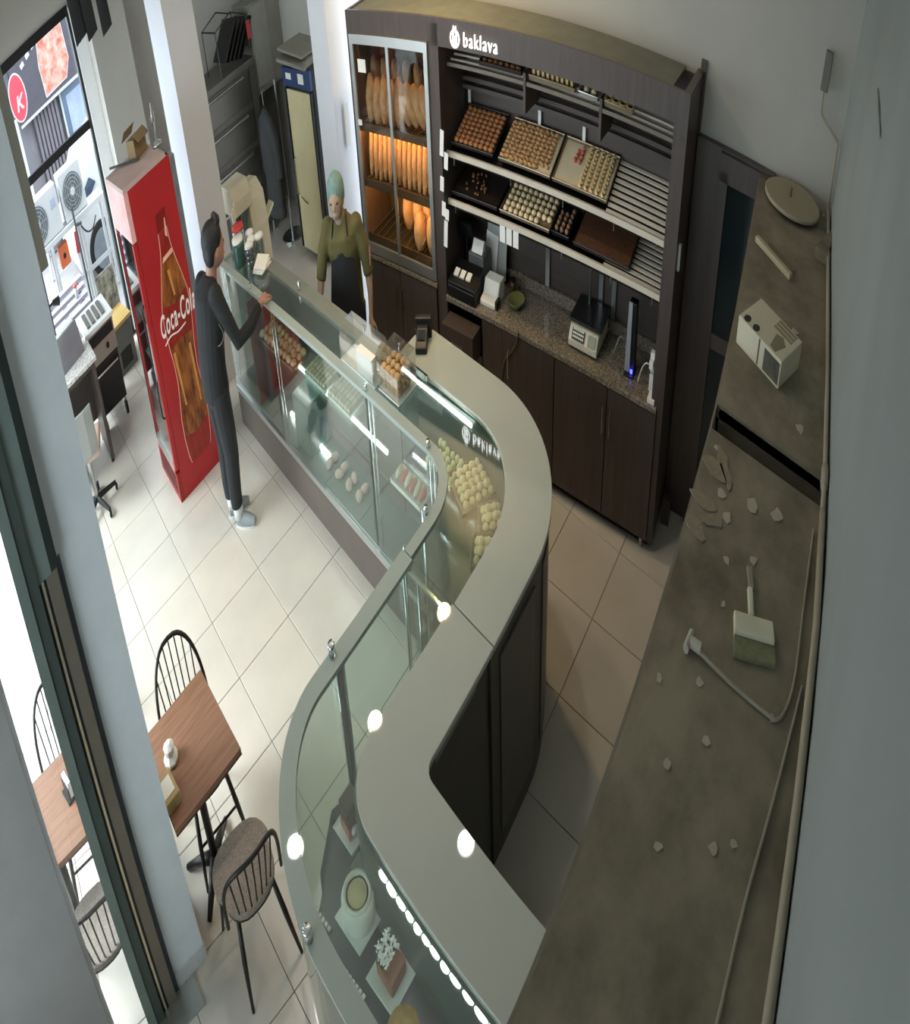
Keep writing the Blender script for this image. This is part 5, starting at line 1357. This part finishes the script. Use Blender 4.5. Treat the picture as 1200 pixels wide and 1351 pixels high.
t = thing('gas_box', 'orange box hung under the outdoor stand', 'box', (.78, 3.60, .62))
MB().box(-.10, .10, 0, .16, 0, .24).build('body', mat('orange_box', '#c8663a', .5, vary=.1), t, bevel=.01); MB().cyl((0, -.01, .12), (0, 0, .12), .03).build('dial', M_black, t)
t = thing('standpipe', 'dark tap pipe rising in front of the air conditioners', 'pipe', (1.08, 3.45, 0))
MB().tube(smoothline([(0, 0, 0), (0, 0, .8), (.0, 0, 1.15)]), .02, 8).build('pipe', mat('dark_pipe', '#4a4f52', .4, .5), t); MB().tube([(0, 0, .95), (.12, -.03, .93)], .018, 8).build('spout', mat('dark_pipe', '#4a4f52', .4), t)
MB().tube(smoothline([(.1, 0, .9), (.2, .05, .78), (.32, .05, .76), (.42, .02, .86)]), .012, 6).build('hose', M_black, t)
def car():
    t = thing('parked_car', 'white car parked in the street outside the entrance', 'car', (1.67, 4.14, -.02))
    M_car = mat('car_white', '#c6cacc', .25, vary=.02)
    prof = [(-.55, .25), (-.58, .55), (-.52, .80), (-.30, 1.05), (.05, 1.38), (.55, 1.50), (1.7, 1.50), (2.3, 1.15), (3.2, .95), (3.4, .6), (3.38, .25)]
    MB().prismy(prof, .02, 1.66).build('body', M_car, t, bevel=.03)
    win = [(-.28, .90), (-.02, 1.18), (.14, 1.10), (-.20, .80)]
    MB().prismy([(-.40, .93), (-.02, 1.15), (.10, 1.05), (-.27, .82)], .0, .022).build('side_window', mat('car_glass', '#38465c', .1, vary=.08), t)
    MB().prismy([(.3, 1.02), (.45, 1.38), (1.0, 1.42), (1.0, 1.02)], .0, .022).build('side_window', mat('car_glass', '#56657c', .1), t)
    MB().prismy([(1.06, 1.02), (1.06, 1.42), (1.65, 1.40), (2.1, 1.04)], .0, .022).build('side_window', mat('car_glass', '#56657c', .1), t)
    MB().prismy([(-.57, .52), (-.54, .76), (-.44, .74), (-.46, .50)], .0, .06).build('tail_lamp', mat('tail_red', '#b03a3c', .3), t)
    for x in (0, 2.55):
        w_ = MB().lathe([(0, -.0), (.30, 0), (.32, .02), (.32, .18), (.30, .2), (0, .2)], 28).build('wheel', M_rubber, t, loc=(x, .20, .32), rot=(radians(90), 0, 0))
        MB().lathe([(.19, .2), (.22, .2), (.23, .206), (.19, .206)], 28).build('rim', mat('wheel_grey', '#7d858c', .5), w_)
        for k in range(10): MB().rbox((.105 * cos(k * pi / 5), .105 * sin(k * pi / 5), .202), (.20, .028, .012), (0, 0, k * pi / 5)).build('spoke', mat('wheel_grey', '#7d858c', .5), w_)
        MB().lathe([(0, .2), (.05, .2), (.045, .212), (0, .212)], 16).build('hub', mat('wheel_grey', '#7d858c', .5), w_)
    MB().prismy([(.30, .80), (.30, .83), (.42, .83), (.42, .80)], -.02, .02).build('door_handle', M_chrome, t)
car()
t = thing('bench_steps', 'pale slatted bench outside the entrance', 'bench', (.35, 2.75, 0))
for k in range(4): MB().box(-.55, .55, -.30 + .16 * k, -.17 + .16 * k, .40 + .05 * k, .44 + .05 * k).build('slat', mat('pale_slat', '#9694a0', .6, vary=.06), t)
for x in (-.45, .45): MB().prismx([(-.30, 0), (.32, 0), (.32, .55), (-.30, .40)], x - .03, x + .03).build('support', M_owhite, t)
t = thing('paper_cups', 'white and red cups on the outdoor bench', 'cup', (.72, 2.70, .50))
MB().lathe([(.0, 0), (.03, 0), (.042, .11), (0, .11)], 14).build('cup', M_owhite, t, smooth=True)
MB().lathe([(0, .11), (.044, .11), (.03, .135), (0, .14)], 14).build('lid', mat('red_lid', '#c23a34', .4), t, smooth=True)

# ------------------------------------------------------------------ things lying on the dusty ledge
LZ = 2.001
t = thing('round_board', 'round dusty board with a pin at the far end of the ledge', 'board', (3.985, -6.93, LZ), .1)
MB().lathe([(0, .02), (.235, .02), (.24, .024), (.24, .036), (.235, .04), (0, .04)], 40).build('disc', mat('dusty_disc', '#a19a84', .9, vary=.06), t)
MB().lathe([(0, 0), (.16, 0), (.16, .019), (0, .019)], 24).build('hub', M_dust, t)
MB().cyl((.0, .02, .04), (.0, .02, .08), .008, n=8).build('pin', mat('dark_pin', '#57513f', .8), t)
tag(MB().prism([(-.16, -.30), (.10, -.32), (.14, -.28), (-.16, -.2)], 0, .05).build('board_scrap', M_dust, loc=(3.72, -7.0, LZ)), 'dusty board scrap under the round lid', 'scrap')
tag(MB().rbox((0, 0, .014), (.34, .035, .026), (0, 0, 0)).build('batten', mat('batten', '#b1a98f', .8, vary=.08), loc=(3.235, -6.935, LZ), rot=(0, 0, radians(63)), bevel=.004), 'short pale batten lying between the round lid and the carton', 'batten')
tag(MB().rbox((0, 0, .010), (.26, .012, .018), (0, 0, 0)).build('thin_rod', M_dust, loc=(3.30, -6.98, LZ), rot=(0, 0, radians(60))), 'thin dusty rod beside the pale batten', 'rod')
def printed_box():
    t = thing('printed_carton', 'white printed carton with two finger holes on the dusty ledge', 'carton', (2.452, -7.079, LZ), radians(-20.7))
    M_c = mat('white_carton', '#cfc9b2', .7, vary=.05); X, Y, H = .122, .158, .092
    MB().box(-X, X, -Y, Y, 0, H).build('box', M_c, t, bevel=.003)
    for y in (.06, .125): MB().prism([(-.03 + .03 * cos(k * pi / 6) * .9, y - .0 + .02 * sin(k * pi / 6)) for k in range(12)], H, H + .0015).build('finger_hole', M_black, t, loc=(-.06, -.01, 0))
    MB().box(-X - .0015, -X, -.15, -.04, .01, .08).build('dark_print', mat('dark_print', '#3a372f', .6, 0, 0, 14, col2='#6a6656'), t)
    MB().box(-X - .0015, -X, -.005, .004, .005, .088).build('print_line', mat('brown_line', '#6e4a37', .6), t)
    MB().prism([(-.10, -.06), (.0, -.04), (.02, -.08), (-.02, -.12), (-.11, -.10)], H, H + .0012).build('printed_hand', mat('faint_print', '#8d876e', .7), t)
    b = MB()
    for k in range(3): b.box(.03 + .03 * k, .05 + .03 * k, -.13, .0, H, H + .0012)
    b.build('printed_lines', mat('faint_print', '#8d876e', .7), t)
printed_box()
def dustpan():
    t = thing('dustpan', 'white dustpan with grey brush lying on the dusty ledge', 'dustpan', (1.165, -7.325, LZ), radians(18))
    M_w = mat('dusty_white_plastic', '#d6d5bd', .5, vary=.05)
    MB().prismy([(-.02, .0), (-.02, .03), (.05, .022), (.05, 0)], -.085, .085).build('pan', M_w, t, bevel=.006)
    MB().box(-.075, -.021, -.085, .085, .0, .016).build('bristles', mat('grey_bristle', '#7f8062', .9, vary=.15, scale=60), t)
    MB().rbox((.095, .01, .016), (.10, .026, .016), (0, .05, 0)).build('handle', M_w, t, bevel=.008)
    MB().rbox((.18, .005, .012), (.08, .028, .012), (0, 0, .1)).build('handle_grip', mat('grey_grip', '#8f8a79', .8), t, bevel=.006)
dustpan()
M_cable = mat('dusty_cable', '#9a9384', .8, vary=.08)
t = thing('power_cable', 'dusty cable with a plug crossing the ledge', 'cable', (0, 0, 0))
MB().tube(smoothline([(1.0, -7.13, LZ + .012), (.985, -7.28, LZ + .006), (.975, -7.42, LZ + .006), (.98, -7.47, LZ + .006), (1.04, -7.50, LZ + .006), (1.15, -7.512, LZ + .006), (1.4, -7.505, LZ + .006), (1.7, -7.50, LZ + .006)]), .0055, 6).build('cord', M_cable, t, smooth=True)
MB().cyl((1.005, -7.145, LZ + .016), (1.003, -7.10, LZ + .016), .014).build('plug', mat('plug_white', '#b9b4a5', .6), t)
MB().cyl((.975, -7.092, LZ + .014), (1.03, -7.098, LZ + .014), .012).build('plug_head', mat('plug_white', '#b9b4a5', .6), t)
tag(MB().tube(smoothline([(1.12, -7.545, LZ + .006), (.8, -7.505, LZ + .006), (.52, -7.468, LZ + .006), (.27, -7.455, LZ + .006), (-.1, -7.44, LZ + .006)]), .0055, 6).build('power_cable', M_cable, smooth=True), 'long straight cable running along the ledge toward the camera', 'cable')
W = [(4.2, -7.225), (3.3, -7.345), (2.6, -7.44), (1.95, -7.515), (1.3, -7.568), (.8, -7.58), (.3, -7.584), (-.3, -7.586)]
t = thing('wall_pipe', 'beige plastic pipe running along the foot of the right wall', 'pipe', (0, 0, 0))
MB().tube([(x, y, LZ + .034) for x, y in W[:4]] + [(1.75, -7.53, LZ + .034)], .013, 10).build('pipe', mat('beige_pipe', '#a79f8d', .6, vary=.05), t, smooth=True)
MB().tube([(1.75, -7.53, LZ + .036)] + [(x, y, LZ + .036) for x, y in W[4:]], .016, 10).build('pipe', mat('beige_pipe', '#a79f8d', .6), t, smooth=True)
MB().tube([(1.97, -7.512, LZ + .034), (1.88, -7.52, LZ + .034)], .02, 12).build('coupling', mat('beige_pipe', '#a79f8d', .6), t, smooth=True)
MB().tube([(4.20, -7.222, LZ + .034), (4.205, -7.215, LZ + .2), (4.205, -7.21, 2.34)], .011, 8).build('riser', mat('beige_pipe', '#a79f8d', .6), t, smooth=True)
MB().tube(smoothline([(4.205, -7.21, 2.34), (4.195, -7.12, 2.38), (4.19, -7.05, 2.41), (4.185, -7.03, 2.46), (4.18, -7.025, 2.62)]), .010, 8).build('bend', mat('beige_pipe', '#a79f8d', .6), t, smooth=True)
MB().box(4.165, 4.215, -7.06, -7.0, 2.52, 2.70).build('junction_box', mat('grey_box', '#6c6a62', .6), t, bevel=.004)
for k, (x, y, s_) in enumerate(((1.62, -7.20, .035), (1.50, -7.10, .028), (1.66, -7.32, .035), (1.58, -7.05, .03), (.93, -7.17, .018), (.86, -7.03, .02), (.80, -7.24, .018), (.68, -7.14, .016), (.58, -7.34, .016), (1.35, -7.15, .015), (1.76, -6.97, .014), (.98, -7.45, .016), (.62, -7.40, .012), (.50, -7.18, .014), (2.15, -7.35, .03), (2.75, -7.2, .03), (1.42, -7.26, .018), (1.2, -7.18, .012))):
    n = RND.randint(5, 7)
    P = [(s_ * RND.uniform(.5, 1.1) * cos(2 * pi * i / n), s_ * RND.uniform(.5, 1.2) * sin(2 * pi * i / n)) for i in range(n)]
    tag(MB().prism(P, 0, .003).build('plaster_chip', mat('plaster_chip', '#b3ab98', .9, vary=.1), loc=(x, y, LZ), rot=(0, 0, k)), 'pale plaster chip on the dusty ledge', 'debris', 'plaster chips')
for k, (x, y, l, w_, a) in enumerate(((1.70, -7.03, .20, .05, -.4), (1.66, -6.99, .16, .07, .2), (1.50, -6.985, .15, .05, .5), (1.38, -6.99, .12, .06, .1), (1.45, -7.05, .10, .05, 1.2))):
    P = [(l * .5 * cos(2 * pi * i / 11) * RND.uniform(.7, 1.1), w_ * .5 * sin(2 * pi * i / 11) * RND.uniform(.6, 1.3)) for i in range(11)]
    tag(MB().prism(P, 0, .004).build('cement_crust', mat('cement_crust', '#8f8672', .95, vary=.12, bump=.5, bscale=40), loc=(x, y, LZ), rot=(0, 0, a + 1.0)), 'ragged cement crust stuck to the dusty ledge', 'debris', 'cement crusts')
tag(MB().tube([(2.25, -7.497, 2.885), (2.45, -7.472, 2.905), (2.68, -7.445, 2.93)], [.004, .009, .003], 6).build('wall_scar', M_wallr), 'thin raised scar in the plaster of the right wall', 'scar')
